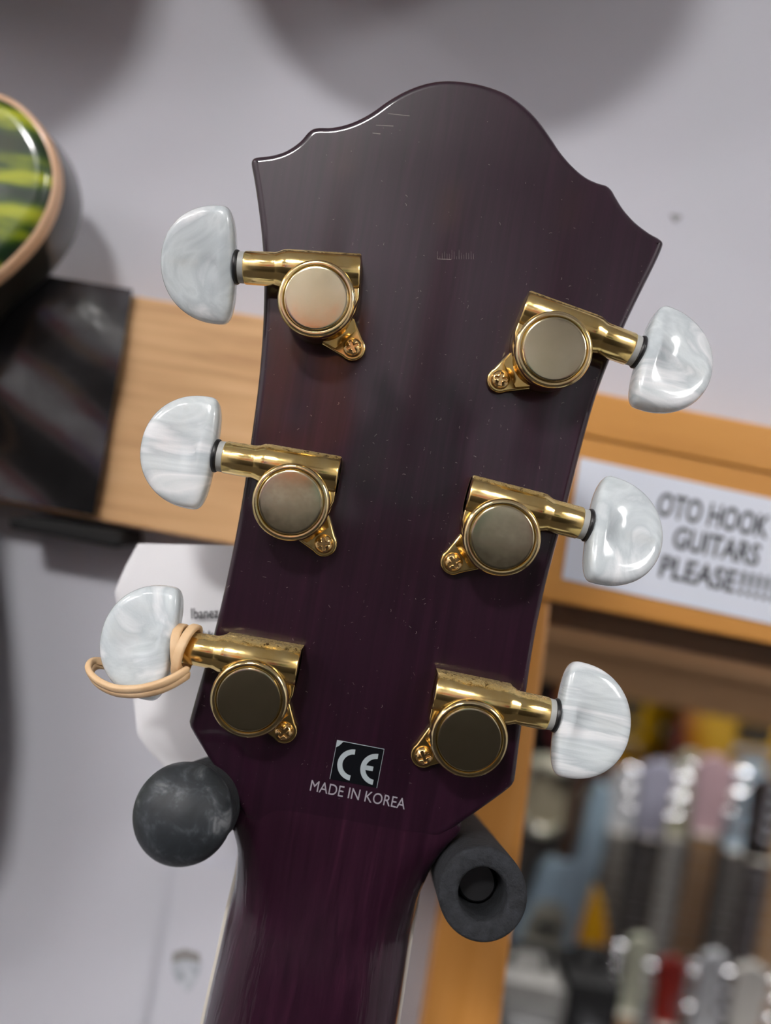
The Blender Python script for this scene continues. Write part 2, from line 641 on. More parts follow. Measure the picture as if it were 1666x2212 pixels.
# ceiling light panels, with added fill panels in the near room
for i, (lx, ly, sx, sy, st) in enumerate(PANELS):
    root = empty('ceiling_or_fill_light', (lx, ly, CEIL - 0.03))
    fr = MB()
    for (a, b, c, d) in ((-sx / 2 - .02, -sy / 2 - .02, sx / 2 + .02, -sy / 2), (-sx / 2 - .02, sy / 2, sx / 2 + .02, sy / 2 + .02),
                         (-sx / 2 - .02, -sy / 2, -sx / 2, sy / 2), (sx / 2, -sy / 2, sx / 2 + .02, sy / 2)):
        fr.box((a, b, -0.01), (c, d, 0.03))
    link('frame', fr.mesh('frame', nylon, smooth=False), root)
    mname = 'light_panel_%d' % i
    m = bpy.data.materials.new(mname)
    m.use_nodes = True
    pr = m.node_tree.nodes['Principled BSDF']
    pr.inputs['Base Color'].default_value = (0.8, 0.8, 0.8, 1)
    pr.inputs['Emission Color'].default_value = (1.0, 0.975, 0.955, 1)
    pr.inputs['Emission Strength'].default_value = LAMP_STRENGTH * st
    link('diffuser', MB().box((-sx / 2, -sy / 2, 0.0), (sx / 2, sy / 2, 0.012)).mesh('diffuser', m, smooth=False), root)
    where = ['small square ceiling light nearest the headstock, brighter of the two small ones', 'large added fill light panel in the ceiling far over on the sign side', 'large added fill light panel in the ceiling by the side wall beyond the green guitar',
             'small square ceiling light beyond the green guitar, dimmer of the two small ones', 'large ceiling light panel above the guitars beyond the opening', 'broad added fill light panel in the rear ceiling corner on the sign side', 'broad added fill light panel in the rear ceiling corner on the green guitar side'][i]
    tag(root, where, 'ceiling light', 'ceiling light panels')

# ================================================================== THE PURPLE GUITAR
HZ = 0.162                            # headstock plane
root = empty('electric_guitar', W(700, 1840, HZ))
tag(root, 'dark purple electric guitar seen from behind, gold tuning machines with pearl knobs', 'guitar')
G = root

head_px = [(520, 1745), (490, 1690), (455, 1640), (420, 1583), (411, 1562), (414, 1542), (440, 1450), (470, 1340), (497, 1220), (515, 1130),
           (533, 1020), (550, 900), (562, 800), (569, 700), (571, 600), (566, 510), (556, 430), (549, 385), (544, 356), (548, 346), (558, 342),
           (590, 338), (620, 328), (648, 309), (668, 287), (685, 279), (720, 278), (760, 268), (800, 248), (840, 220), (880, 198),
           (920, 184), (960, 178), (1000, 180), (1040, 187), (1080, 200), (1110, 216), (1140, 240), (1165, 267), (1190, 302),
           (1210, 332), (1235, 361), (1262, 384), (1288, 397), (1308, 403), (1320, 413), (1330, 430), (1346, 455), (1370, 482),
           (1400, 505), (1421, 517), (1430, 526), (1428, 540), (1410, 580), (1380, 640), (1342, 720), (1312, 790), (1286, 860),
           (1260, 950), (1237, 1040), (1217, 1120), (1197, 1190), (1172, 1290), (1152, 1390), (1137, 1490), (1122, 1600),
           (1113, 1672), (1108, 1690), (1095, 1704), (1050, 1737), (1000, 1772), (965, 1795), (940, 1806), (880, 1803), (720, 1796), (580, 1783), (535, 1768)]
head = catmull([(p.x, p.z) for p in (W(x, y, HZ + 0.0015) for x, y in head_px)], 4)
# end of the outline inside the neck: keep
HT = 0.014
inn = offset_normals(head)


def hring(d, y):
    return [(x + nx * d, y, z + nz * d) for (x, z), (nx, nz) in zip(head, inn)]


prof = [(2.9, 0.0), (2.3, 0.0), (1.5, 0.18), (0.85, 0.5), (0.35, 1.0), (0.08, 1.6), (0, 2.3), (0, 12.2), (0.3, 13.2), (1.2, 14.0), (1.6, 14.0)]
mb = MB()
hr = [hring(d * 0.55 * MM, y * 0.7 * MM if y < 3 else y * MM) for d, y in prof]
mb.rings(hr, True, False, False)
for rg in (hr[0], hr[-1]):
    flat_cap(mb, [(p[0], p[2]) for p in rg], rg[0][1], 0.006)
headstock = wpart('headstock', mb, purple, G, angle=60, weld=1e-6)

# neck: lofted sections; silhouettes traced in the frame
left_px = [(500, 1722), (512, 1745), (519, 1775), (523, 1800), (521, 1838), (512, 1892), (494, 1964), (476, 2047), (454, 2144), (439, 2212), (405, 2370)]
right_px = [(1008, 1765), (965, 1797), (935, 1830), (915, 1878), (904, 1910), (897, 1957), (886, 2018), (875, 2090), (864, 2162), (856, 2212), (832, 2370)]
NUT = W(720, 1850, HZ)
SLOPE = math.tan(math.radians(4))


def edge_y(zw):
    s = max(0.0, NUT.z - zw)
    return 0.0115 - SLOPE * s


def to_world_edge(pts):
    out = []
    for x, y in pts:
        p = W(x, y, HZ + 0.01)
        for _ in range(3):
            p = W(x, y, edge_y(p.z) - CAM_Y)
        out.append((p.z, p.x))
    return sorted(out, reverse=True)


LE, RE = to_world_edge(left_px), to_world_edge(right_px)


def interp(tab, z):
    if z >= tab[0][0]:
        return tab[0][1]
    for (z0, x0), (z1, x1) in zip(tab, tab[1:]):
        if z1 <= z <= z0:
            t = (z0 - z) / (z0 - z1)
            t = t
            return x0 + (x1 - x0) * t
    return tab[-1][1] + (z - tab[-1][0]) * (tab[-1][1] - tab[-2][1]) / (tab[-1][0] - tab[-2][0])


# smooth the traced edges a little
def smooth_tab(tab):
    return sorted([tuple(p) for p in catmull(tab, 5, False)], reverse=True)


LE, RE = smooth_tab(LE), smooth_tab(RE)
zt = W(760, 1735, HZ).z
z_end = NUT.z - 0.40
zs = []
z = zt
while z > NUT.z - 0.06:
    zs.append(z)
    z -= 0.0012
while z > z_end:
    zs.append(z)
    z -= 0.012
rings_n, fb_rings, bl, br = [], [], [], []
NSEG = 72


def sstep(a, b, x):
    t = max(0.0, min(1.0, (x - a) / (b - a)))
    return t * t * (3 - 2 * t)


for z in zs:
    s = NUT.z - z
    q = zt - z                             # distance below the top of the transition
    if z > W(700, 2370, HZ).z:
        xl, xr = interp(LE, z), interp(RE, z)
    else:
        zz = W(700, 2370, HZ).z
        xl, xr = interp(LE, zz) - (zz - z) * 0.012, interp(RE, zz) + (zz - z) * 0.012
    pull = 0.0022 * (1 - sstep(0.0, 0.011, q))     # tuck the start of the neck inside the headstock
    xl, xr = xl + pull, xr - pull
    ye = edge_y(z)
    ya = 0.00008 - 0.022 * q - max(0.0, q - 0.010) * 0.10 * sstep(0.010, 0.038, q)
    H = max(ye - ya, 0.008)
    if q > 0.05:
        H = min(H, 0.0175)
    ex = 9.0 + (2.25 - 9.0) * sstep(0.003, 0.030, q) ** 0.7
    xm, wd = (xl + xr) / 2, (xr - xl) / 2
    ring = []
    for j in range(NSEG + 1):
        a = math.pi * j / NSEG
        c, sn = math.cos(a), math.sin(a)
        ring.append(Vector((xm - wd * (abs(c) ** (2 / ex)) * (1 if c > 0 else -1), ye - H * sn ** (2 / ex), z)))
    rings_n.append(ring)
    if s > -0.004:
        fb_rings.append([Vector((xl + .0002, ye, z)), Vector((xl + .0002, ye + .0055, z)), Vector((xr - .0002, ye + .0055, z)), Vector((xr - .0002, ye, z))])
        bl.append(Vector((xl - 0.0001, ye + 0.0014, z)))
        br.append(Vector((xr + 0.0001, ye + 0.0014, z)))
mb = MB()
mb.rings(rings_n, True, True, True)
wpart('neck', mb, purple_neck, G, angle=70)
mb = MB()
mb.rings(fb_rings, True, True, True)
fb = wpart('fretboard', mb, rosewood, G)
for side in (bl, br):
    mb = MB()
    mb.tube(side, 0, 8, False, 0, flat=(0.0007, 0.0013), up=Vector((1, 0, 0)))
    tag(wpart('binding', mb, bind_cream, fb if False else G), 'cream edge binding')
nutp = MB()
z0 = NUT.z + 0.004
nutp.box((interp(LE, z0), 0.0118, z0), (interp(RE, z0), 0.0195, z0 + 0.0045))
wpart('nut', nutp, bind_cream, G)
# body, below the frame
BODY = {
    'single': [(0, -.38), (.1, -.37), (.155, -.31), (.165, -.23), (.13, -.14), (.115, -.09), (.13, -.03), (.118, .002), (.092, -.008), (.062, -.05), (.035, -.06),
               (-.035, -.0), (-.08, .02), (-.125, -.01), (-.135, -.07), (-.12, -.13), (-.14, -.18), (-.165, -.25), (-.15, -.33), (-.09, -.372)],
    'double': [(0, -.38), (.08, -.375), (.14, -.33), (.16, -.26), (.145, -.18), (.125, -.12), (.13, -.06), (.143, -.005), (.125, .03), (.097, .015), (.07, -.04), (.04, -.055),
               (-.04, -.055), (-.065, -.02), (-.095, .045), (-.13, .085), (-.152, .068), (-.148, .0), (-.125, -.09), (-.135, -.16), (-.16, -.24), (-.15, -.32), (-.09, -.372)],
    'round': [(0, -.42), (.1, -.40), (.172, -.33), (.185, -.25), (.15, -.165), (.122, -.115), (.135, -.055), (.115, -.012), (.05, .0), (-.05, .0), (-.115, -.012),
              (-.135, -.055), (-.122, -.115), (-.15, -.165), (-.185, -.25), (-.172, -.33), (-.1, -.40)],
}
end = rings_n[-1]
bx = (end[0].x + end[-1].x) / 2
mb = MB()
mb.prism(catmull([(x, z) for x, z in BODY['single']], 4), -0.021, 0.021, 'xz', 0.004)
mb.xform(Matrix.Translation(Vector((bx, edge_y(z_end) - 0.016, z_end + 0.04))) @ Matrix.Rotation(math.radians(-4), 4, 'X'))
wpart('body', mb, purple, G, angle=60)

# ---- tuning machines
SX, SY = -7.1, -7.3                    # screw position relative to the cap (mm)


def build_tuner(s):
    """Meshes of one tuning machine, mm -> m; x outward along the shaft, y towards the worm gear (times s), z off the headstock."""
    R = {}
    AX, AZ = 6.7, 4.7                  # worm axis
    h = MB()
    drum = [(7.0 * math.cos(2 * math.pi * i / 48), 7.0 * math.sin(2 * math.pi * i / 48)) for i in range(48)]
    h.prism(drum, 0, 8.2, 'xy', 0.3)
    web = [(-8.0, 2.0), (-8.0, 10.4), (7.6, 10.4), (7.6, 2.5), (6.2, 1.0), (2, -3), (-2, -5), (-6.2, -3.2), (-7.4, -0.8)]
    h.prism(web, 0.0, 5.0, 'xy', 0.25)
    top = [(-8.0, 1.5), (-8.0, 5.5), (7.4, 5.5), (7.0, 2.2), (4, 0), (0, -2), (-5, -2), (-7.3, -0.5)]
    h.prism(top, 4.0, 6.8, 'xy', 0.3)
    c = MB()
    prof = [(-8.0, 0.0), (-8.0, 3.75), (-7.7, 4.0), (6.4, 4.05), (7.4, 3.95), (8.6, 3.42), (9.2, 3.32), (14.9, 3.25), (15.15, 3.05), (15.15, 1.5)]
    c.lathe(prof, 'x', 40, False, True)
    c.xform(Matrix.Translation((0, AX, AZ)))
    h.merge(c)
    # ear with the screw
    sc = Vector((SX, SY))
    d = sc.normalized()
    nrm = Vector((-d.y, d.x))
    ear = []
    for i in range(13):
        a = -math.pi / 2 + math.pi * i / 12
        q = sc + d * 2.65 * math.cos(a) + nrm * 2.65 * math.sin(a)
        ear.append((q.x, q.y))
    q1, q2 = d * 3.0 + nrm * 5.2, d * 3.0 - nrm * 5.2
    ear += [(q1.x, q1.y), (q2.x, q2.y)]
    h.prism(ear, 0, 1.7, 'xy', 0.35)
    # gusset from the drum on to the ear
    g = MB()
    p = [d * 4.5 + nrm * 4.6, d * 4.5 - nrm * 4.6, d * 8.1 - nrm * 2.7, d * 8.1 + nrm * 2.7]
    g.add([(p[0].x, p[0].y, 5.2), (p[1].x, p[1].y, 5.2), (p[2].x, p[2].y, 1.6), (p[3].x, p[3].y, 1.6),
           (p[0].x, p[0].y, 0.5), (p[1].x, p[1].y, 0.5), (p[2].x, p[2].y, 0.5), (p[3].x, p[3].y, 0.5)],
          [(0, 1, 2, 3), (0, 4, 5, 1), (1, 5, 6, 2), (3, 2, 6, 7), (0, 3, 7, 4), (4, 7, 6, 5)])
    h.merge(g)
    S = Matrix.Diagonal((MM, MM * s, MM, 1))
    R['housing'] = h.xform(S).mesh('tuning_machine', gold)
    rim = MB().lathe([(7.3, 6.9), (7.45, 7.3), (7.7, 7.5), (8.8, 7.6), (9.35, 7.5), (9.72, 7.25), (9.85, 6.95), (9.78, 6.55), (9.5, 6.32), (9.2, 6.25), (9.2, 5.6)], 'z', 72, True, True)
    R['cap_rim'] = rim.xform(Matrix.Translation((0, 0, 0.6))).xform(S).mesh('cap_rim', gold_rim)
    disc = MB().lathe([(9.15, 6.16), (9.78, 6.16), (9.9, 6.1), (9.95, 5.98), (9.96, 5.7), (9.99, 3.0), (10.0, 0.01)], 'z', 72, True, True)
    R['cap_disc'] = disc.xform(Matrix.Translation((0, 0, 0.6))).xform(S).mesh('cap_disc', gold_disc)
    R['washer'] = MB().lathe([(15.1, 2.9), (15.15, 3.1), (16.3, 3.05), (16.35, 2.8)], 'x', 36).xform(Matrix.Translation((0, AX, AZ))).xform(S).mesh('washer', nylon)
    pts = []
    for i in range(40):
        a = 2 * math.pi * i / 40
        pts.append((16.75, AX + 2.9 * math.cos(a), AZ + 2.9 * math.sin(a)))
    R['o_ring'] = MB().tube(pts, 0.52, 10, True, up=Vector((1, 0, 0))).xform(S).mesh('o_ring', black_rubber_ring)
    R['shaft'] = MB().lathe([(16.2, 1.75), (24.0, 1.75)], 'x', 24).xform(Matrix.Translation((0, AX, AZ))).xform(S).mesh('shaft', steel)
    R['knob_screw'] = MB().lathe([(24.0, 0.9), (30.2, 0.9)], 'x', 20).xform(Matrix.Translation((0, AX, AZ))).xform(S).mesh('knob_screw', brass_insert)
    return R


def screw_mesh():
    a = MB().lathe([(0, 1.95), (0.35, 1.98), (0.8, 1.8), (1.2, 1.4), (1.45, 0.85), (1.55, 0.3), (1.56, 0.01)], 'z', 40)
    a.xform(Matrix.Diagonal((MM, MM, MM, 1)))
    o = link('screw_source', a.mesh('screw_source', gold_screw))
    b = MB()
    b.box((-1.25, -0.3, 0.75), (1.25, 0.3, 3))
    b.xform(Matrix.Diagonal((MM, MM, MM, 1)))
    c = MB()
    c.box((-0.3, -1.25, 0.75), (0.3, 1.25, 3))
    c.xform(Matrix.Diagonal((MM, MM, MM, 1)))
    cutters = []
    for q in (b, c):
        co = link('cutter_source', q.mesh('cutter_source', gold_screw))
        md = o.modifiers.new('cut', 'BOOLEAN')
        md.operation = 'DIFFERENCE'
        md.solver = 'EXACT'
        md.object = co
        cutters.append(co)
    bpy.context.view_layer.update()
    me = evaluated_mesh(o, 'screw')
    for q in cutters + [o]:
        bpy.data.objects.remove(q)
    return me


SCREW = screw_mesh()


def knob_mesh(m, seed):
    """Half-moon pearl button; x from the flat edge outward."""
    rnd = random.Random(seed)
    out = []
    N = 72
    L, Hh = 14.9, 11.4
    for i in range(N):
        a = 2 * math.pi * i / N
        c, sn = math.cos(a), math.sin(a)
        if c >= 0:                     # round side
            x = (L * 0.78) * abs(c) ** 0.95
            y = Hh * abs(sn) ** 0.95 * (1 if sn >= 0 else -1)
        else:                          # flat side with rounded corners
            x = -(L * 0.22) * abs(c) ** 0.55
            y = Hh * abs(sn) ** 0.72 * (1 if sn >= 0 else -1)
        out.append((x, y))
    rings = []
    for sc, z in [(0.02, 3.15), (0.35, 3.1), (0.65, 2.95), (0.82, 2.75), (0.91, 2.45), (0.965, 1.95), (0.99, 1.2), (1.0, 0.3), (1.0, -0.3), (0.99, -1.2), (0.965, -1.95), (0.91, -2.45), (0.82, -2.75), (0.65, -2.95), (0.35, -3.1), (0.02, -3.15)]:
        rings.append([(x * sc, y * sc, z * (1.0 - 0.022 * x)) for x, y in out])
    mb = MB()
    mb.rings(rings, True, True, True)
    mb.xform(Matrix.Translation((L * 0.22, 0, 0)))
    mb.xform(Matrix.Diagonal((MM, MM, MM, 1)))
    return mb.mesh('knob', m, angle=80)


TUN = {1: build_tuner(1), -1: build_tuner(-1)}
# cap centre (px), angle of the shaft (degrees), side, knob turn about the shaft, pearl streaks
tuners = [((683.5, 645), 3.5, -1, 14, (1.0, 1.0, 1.0), 'by the top corner of the headstock, knob over the pale wall'),
          ((628, 1085), 9.5, -1, -4, (0.6, 1.6, 1), 'beside the oak block'),
          ((538, 1511), 10, -1, -8, (1, 1, 1), 'with the rubber band round its shaft'),
          ((1197, 755), 20, 1, -16, (0.6, 1.8, 1), 'nearest the top edge of the orange frame'),
          ((1085, 1161), 14.5, 1, -22, (1.2, 0.8, 1), 'in front of the paper sign'),
          ((1014, 1596.5), 11.5, 1, -12, (0.4, 3.0, 1), 'above the open foam tube')]
TW = []
for i, ((px, py), ang, side, turn, streak, where) in enumerate(tuners):
    p = W(px, py, HZ - 0.010)
    p.y = 0.0
    a = math.radians(ang)
    d = Vector((math.cos(a), math.sin(a))) if side > 0 else Vector((-math.cos(a), -math.sin(a)))
    ex = (W(833 + d.x * 100, 1106 + d.y * 100, HZ) - W(833, 1106, HZ)).normalized()
    ez = Vector((0, -1, 0))
    ey = ez.cross(ex)
    M = Matrix(((ex.x, ey.x, ez.x, p.x), (ex.y, ey.y, ez.y, p.y), (ex.z, ey.z, ez.z, p.z), (0, 0, 0, 1)))
    TW.append(M)
    Ml = Matrix.Translation(-Vector(G.location)) @ M
    R = TUN[side]
    t = link('tuning_machine', R['housing'], G, Ml)
    t['label'] = 'gold tuning machine with pearl knob ' + where
    for nm in ('cap_rim', 'cap_disc', 'washer', 'o_ring', 'shaft', 'knob_screw'):
        link(nm, R[nm], t)
    link('screw', SCREW, t, Matrix.Translation((SX * MM, SY * MM * side, 1.6 * MM)) @ Matrix.Rotation(random.uniform(0, 1.5), 4, 'Z'))
    pm = pearl_mat('pearl_%d' % i, i * 0.37, streak)
    km = knob_mesh(pm, i)
    kn = link('knob', km, t, Matrix.Translation((17.0 * MM, 6.7 * MM * side, 4.7 * MM)) @ Matrix.Rotation(math.radians(turn * side), 4, 'X'))
    kn['label'] = 'white pearl half-moon knob'

# ---- sticker, lettering
def flat_part(name, mb, m, px, py, ang, lift):
    return link(name, mb.mesh(name, m, smooth=False), G, Matrix.Translation(-Vector(G.location)) @ face_cam(px, py, HZ, ang) @ Matrix.Translation((0, 0, lift)))


k_ = HZ / F                             # metres per pixel at the headstock
stw, sth = 104 * k_, 86 * k_
mb = MB()
mb.box((-stw / 2, -sth / 2, 0), (stw / 2, sth / 2, 0.00006))
mb.box((-stw / 2, sth / 2 - 0.00012, 0.00006), (stw / 2, sth / 2, 0.0001), 1)
mb.box((-stw / 2, -sth / 2, 0.00006), (-stw / 2 + 0.00008, sth / 2, 0.00009), 1)
mb.box((stw / 2 - 0.00008, -sth / 2, 0.00006), (stw / 2, sth / 2, 0.00009), 1)
cor = 15 * k_
mb.add([(-stw / 2, sth / 2, 0.00011), (-stw / 2, sth / 2 - cor * 1.1, 0.00011), (-stw / 2 + cor * .45, sth / 2 - cor * .75, 0.00011), (-stw / 2 + cor, sth / 2, 0.00011)], [(0, 1, 2, 3)], 1)
st = flat_part('sticker', mb, [sticker_black, sticker_silver], 771.5, 1650, 10.8, 0.00002)
st['label'] = 'small black sticker with silver lettering'


def arc_band(cx, cy, r0, r1, a0, a1, n=24):
    m = MB()
    v = []
    for i in range(n + 1):
        a = math.radians(a0 + (a1 - a0) * i / n)
        for r in (r0, r1):
            v.append((cx + r * math.cos(a), cy + r * math.sin(a), 0))
    m.add(v, [(2 * i, 2 * i + 1, 2 * i + 3, 2 * i + 2) for i in range(n)])
    return m


letters = MB()
r1_, r0_ = 34 * k_, 23 * k_
letters.merge(arc_band(-8 * k_, -4 * k_, r0_, r1_, 92, 268))
letters.merge(arc_band(42.5 * k_, -4 * k_, r0_, r1_, 92, 268))
letters.add([(18 * k_, -9 * k_, 0), (36 * k_, -9 * k_, 0), (36 * k_, 1 * k_, 0), (18 * k_, 1 * k_, 0)], [(0, 1, 2, 3)])
link('lettering', letters.mesh('lettering', sticker_silver, smooth=False), st, Matrix.Translation((0, 0, 0.00011)))
me = text_mesh('MADE IN KOREA', 34 * k_, print_silver, 0.0, 0.00001)
ws = max(v.co.x for v in me.vertices) - min(v.co.x for v in me.vertices)
tx = link('lettering', me, G, Matrix.Translation(-Vector(G.location)) @ face_cam(667, 1707, HZ, 11.3) @ Matrix.Translation((0, 0, 0.00003)) @ Matrix.Diagonal((209 * k_ * 1.0 / ws, 1.0, 1, 1)))
tx['label'] = 'silver printed lettering'

# ---- lint and fine scratches lying on the lacquer
rnd = random.Random(3)
mb = MB()
cnt = 0


def inside(px, py):
    c = False
    n = len(head_px)
    for i in range(n):
        x1, y1 = head_px[i]
        x2, y2 = head_px[i - 1]
        if (y1 > py) != (y2 > py) and px < (x2 - x1) * (py - y1) / (y2 - y1) + x1:
            c = not c
    return c


while cnt < 620:
    px, py = rnd.uniform(430, 1400), rnd.uniform(240, 1750)
    if py < 560 and rnd.random() < 0.75:
        continue
    if not inside(px, py):
        continue
    cnt += 1
    p = W(px, py, HZ - 0.00005)
    ln = rnd.choice([0.00008, 0.0001, 0.00016, 0.0003, 0.0006]) * rnd.uniform(0.7, 1.2)
    a = rnd.uniform(0, math.pi)
    bend = rnd.uniform(-2.6, 2.6)
    wd = rnd.uniform(0.000012, 0.000026)
    pts = []
    for i in range(4):
        aa = a + bend * i / 3
        pts.append(Vector((p.x, 0, p.z)))
        p = p + Vector((math.cos(aa), 0, math.sin(aa))) * ln / 3
    v = []
    for i, q in enumerate(pts):
        t = (pts[min(i + 1, 3)] - pts[max(i - 1, 0)]).normalized()
        nn = Vector((-t.z, 0, t.x)) * wd
        v += [q + nn + Vector((0, -0.00006, 0)), q - nn + Vector((0, -0.00006, 0))]
    mb.add(v, [(0, 1, 3, 2), (2, 3, 5, 4), (4, 5, 7, 6)])
for i in range(16):                      # a row of short ticks near the top
    px = 945 + i * 5.2
    p0, p1 = W(px, 557 - rnd.uniform(2, 18), HZ), W(px, 560, HZ)
    mb.add([p0 + Vector((0, -.00004, 0)), p1 + Vector((0, -.00004, 0)), p1 + Vector((.00003, -.00004, 0)), p0 + Vector((.00002, -.00004, 0))], [(0, 1, 2, 3)])
for (x0, y0, x1, y1) in ((812, 271, 850, 273), (838, 246, 885, 251), (805, 288, 822, 290), (945, 560, 975, 561)):
    p0, p1 = W(x0, y0, HZ), W(x1, y1, HZ)
    mb.add([p0 + Vector((0, -.00004, 0)), p1 + Vector((0, -.00004, 0)), p1 + Vector((0, -.00004, .00009)), p0 + Vector((0, -.00004, .00007))], [(0, 1, 2, 3)])
o = wpart('dust', mb, lint, G, smooth=False, flip_fix=False)
o['kind'] = 'stuff'

# ================================================================== RUBBER BAND on the lowest left tuning machine
M = TW[2]
s = -1


def TL(x, y, z):
    return M @ Vector((x * MM, (6.7 + y) * MM * s, (4.7 + z) * MM))


def px_at(px, py, z):
    return W(px, py, HZ - z * MM)


rb = empty('rubber_band', W(300, 1490, HZ))


def ring_path(xc, lean, r, drop):
    out = []
    for i in range(40):
        a = 2 * math.pi * i / 40
        y = r * math.cos(a)
        if y < 0:
            y *= drop
        out.append(TL(xc + lean * math.cos(a) + 0.5 * math.sin(a), y, r * math.sin(a)))
    return out


for (xc, lean, r, drop) in ((15.6, 0.9, 3.95, 1.25), (14.6, -0.75, 4.3, 1.35)):      # turns round the shaft
    mb = MB()
    mb.tube(ring_path(xc, lean, r, drop), 0, 12, True, 0, flat=(0.00095, 0.00055), up=(TL(1, 0, 0) - TL(0, 0, 0)).normalized())
    wpart('turn', mb, band_rubber, rb, angle=60)
strandA = [(404, 1448, 8.5), (392, 1455, 10.2), (370, 1467, 11.5), (340, 1479, 12.0), (300, 1488, 11.2), (255, 1488, 10.0), (222, 1477, 8.8), (199, 1460, 7.2), (191, 1444, 5.4),
           (198, 1431, 3.4), (214, 1428, 2.0), (250, 1436, 0.6), (310, 1442, 0.0), (370, 1440, 0.4), (398, 1440, 3.0)]
strandB = [(405, 1458, 8.0), (396, 1464, 9.6), (374, 1477, 10.8), (342, 1491, 11.2), (300, 1499, 10.4), (256, 1497, 9.2), (224, 1485, 8.0), (203, 1468, 6.4), (196, 1452, 4.8),
           (203, 1440, 2.8), (220, 1437, 1.2), (255, 1444, -0.4), (312, 1450, -1.0), (372, 1446, -0.6), (400, 1448, 2.4)]
for st_ in (strandA, strandB):
    mb = MB()
    mb.tube([Vector(p) for p in catmull([tuple(px_at(*p)) for p in st_], 6, False)], 0, 12, False, 0, flat=(0.0008, 0.0006), up=Vector((0, 0, 1)))
    wpart('strand', mb, band_rubber, rb, angle=60)
tag(rb, 'tan rubber band looped round the shaft of a gold tuning machine', 'rubber band')

# ================================================================== WALL HANGER that carries the guitar
D = Vector((0.0, 0.0, 1.0))
dcam = Vector((-0.008, -0.233, 1.0)).normalized()      # camera-space direction of the prongs, going back
dw = Vector((dcam.x * CA - dcam.y * SA, dcam.z, dcam.x * SA + dcam.y * CA))
hang = empty('guitar_hanger', W(760, 1700, WALL_Z))
tag(hang, 'wall hanger with two black padded prongs under the purple headstock', 'hanger')


def along(p0, prof, seg=56, cap0=True, cap1=True):
    """Lathe about the prong direction from p0; prof = (distance back mm, radius mm)."""
    z = dw
    x = Vector((1, 0, 0)) - z * z.x
    x.normalize()
    y = z.cross(x)
    mb = MB()
    rs = []
    for h, r in prof:
        rs.append([p0 + z * h * MM + (x * math.cos(2 * math.pi * i / seg) + y * math.sin(2 * math.pi * i / seg)) * r * MM for i in range(seg)])
    mb.rings(rs, True, cap0, cap1)
    return mb


pL = W(390, 1761, 0.1475)
R0 = 9.5
dome = [(0.0, 0.05), (0.06, 1.2), (0.3, 2.8), (0.8, 4.5), (1.6, 6.1), (2.7, 7.5), (4.0, 8.6), (5.4, 9.25), (6.8, 9.45), (7.6, 9.3), (8.0, 8.9), (8.05, 8.0), (8.05, 5.0)]
dome = [(h - 4.5, r) for h, r in dome]
o = wpart('end_cap', along(pL, dome), dome_rubber, hang, angle=50)
o['label'] = 'scuffed black rubber dome'
o = wpart('foam_sleeve', along(pL, [(3.2, 7.0), (3.5, 8.2), (5, 8.55), (85, 8.4), (86, 6.0)]), foam, hang, angle=50)
pR = W(1044, 1932, 0.152)
o = wpart('foam_sleeve', along(pR, [(14.0, 4.5), (6.0, 4.6), (1.0, 4.75), (0.25, 5.0), (0.0, 5.4), (0.0, 8.0), (0.15, 8.35), (0.6, 8.6), (2, 8.65), (85, 8.5), (86, 6.0)], cap0=False, cap1=False), foam, hang, angle=50)
o['label'] = 'black foam tube with open end'
o = wpart('prong', along(pR, [(10.5, 0.05), (10.5, 3.6), (11.0, 4.0), (95, 4.0)]), metal_black, hang, angle=40)
o = wpart('prong', along(pL, [(6.0, 3.5), (95, 4.0)]), metal_black, hang, angle=40)
eL, eR = pL + dw * 0.094, pR + dw * 0.094
mid = (eL + eR) / 2
mb = MB()
mb.tube([eL, eL + (eR - eL) * 0.1 + Vector((0, 0.004, 0)), mid + Vector((0, 0.006, 0)), eR + (eL - eR) * 0.1 + Vector((0, 0.004, 0)), eR], 0.0042, 16)
wpart('yoke', mb, metal_black, hang)
mb = MB()
mb.box((mid.x - 0.024, WALL_Y - 0.016, mid.z - 0.028), (mid.x + 0.024, WALL_Y, mid.z + 0.03))
wpart('block', mb, block_wood, hang, smooth=False)

# ================================================================== THINGS ON THE NEAR WALL
# oak block with black wrapped end
BZ = 0.254
top = lambda x: 637 + 0.165 * (x - 285)
bot = lambda x: 1122 + 0.185 * (x - 200)
mb = slab([(-160, top(-160)), (760, top(760)), (760, bot(760)), (-160, bot(-160))], BZ, WALL_Z, 0.001)
o = wobj('wooden_block', mb, oak)
tag(o, 'light oak block on the wall behind the headstock', 'wood block')


def wrap_sheet():
    """Glossy black vinyl sheet over the end of the block, a little wavy."""
    nx, nz = 40, 50
    rows = []
    rr = random.Random(5)
    for lay in (0, 1):
        for j in range(nz + 1):
            t = j / nz
            for i in range(nx + 1):
                q = i / nx
                xr = 287 + (203 - 287) * t
                x = -175 + (xr + 175) * q
                y0 = top(x) - 12
                y1 = bot(x) - 8
                y = y0 + (y1 - y0) * t
                wv = 0.0012 * math.sin(q * 9 + t * 5) * math.exp(-t * 3) + 0.0010 * math.sin(t * 13 - q * 6)
                z = BZ - 0.0035 + wv * (0.6 + 0.4 * (1 - q))
                if lay:
                    z = BZ - 0.0006
                rows.append(W(x, y, z))
    N = nx + 1
    f = []
    S = N * (nz + 1)
    for j in range(nz):
        for i in range(nx):
            a = j * N + i
            f.append((a, a + 1, a + N + 1, a + N))
            f.append((S + a, S + a + N, S + a + N + 1, S + a + 1))
    for j in range(nz):
        a, b = j * N, j * N + nx
        f.append((a, a + N, S + a + N, S + a))
        f.append((b, S + b, S + b + N, b + N))
    for i in range(nx):
        a, b = i, nz * N + i
        f.append((a, S + a, S + a + 1, a + 1))
        f.append((b, b + 1, S + b + 1, S + b))
    mb = MB()
    mb.add(rows, f)
    return mb


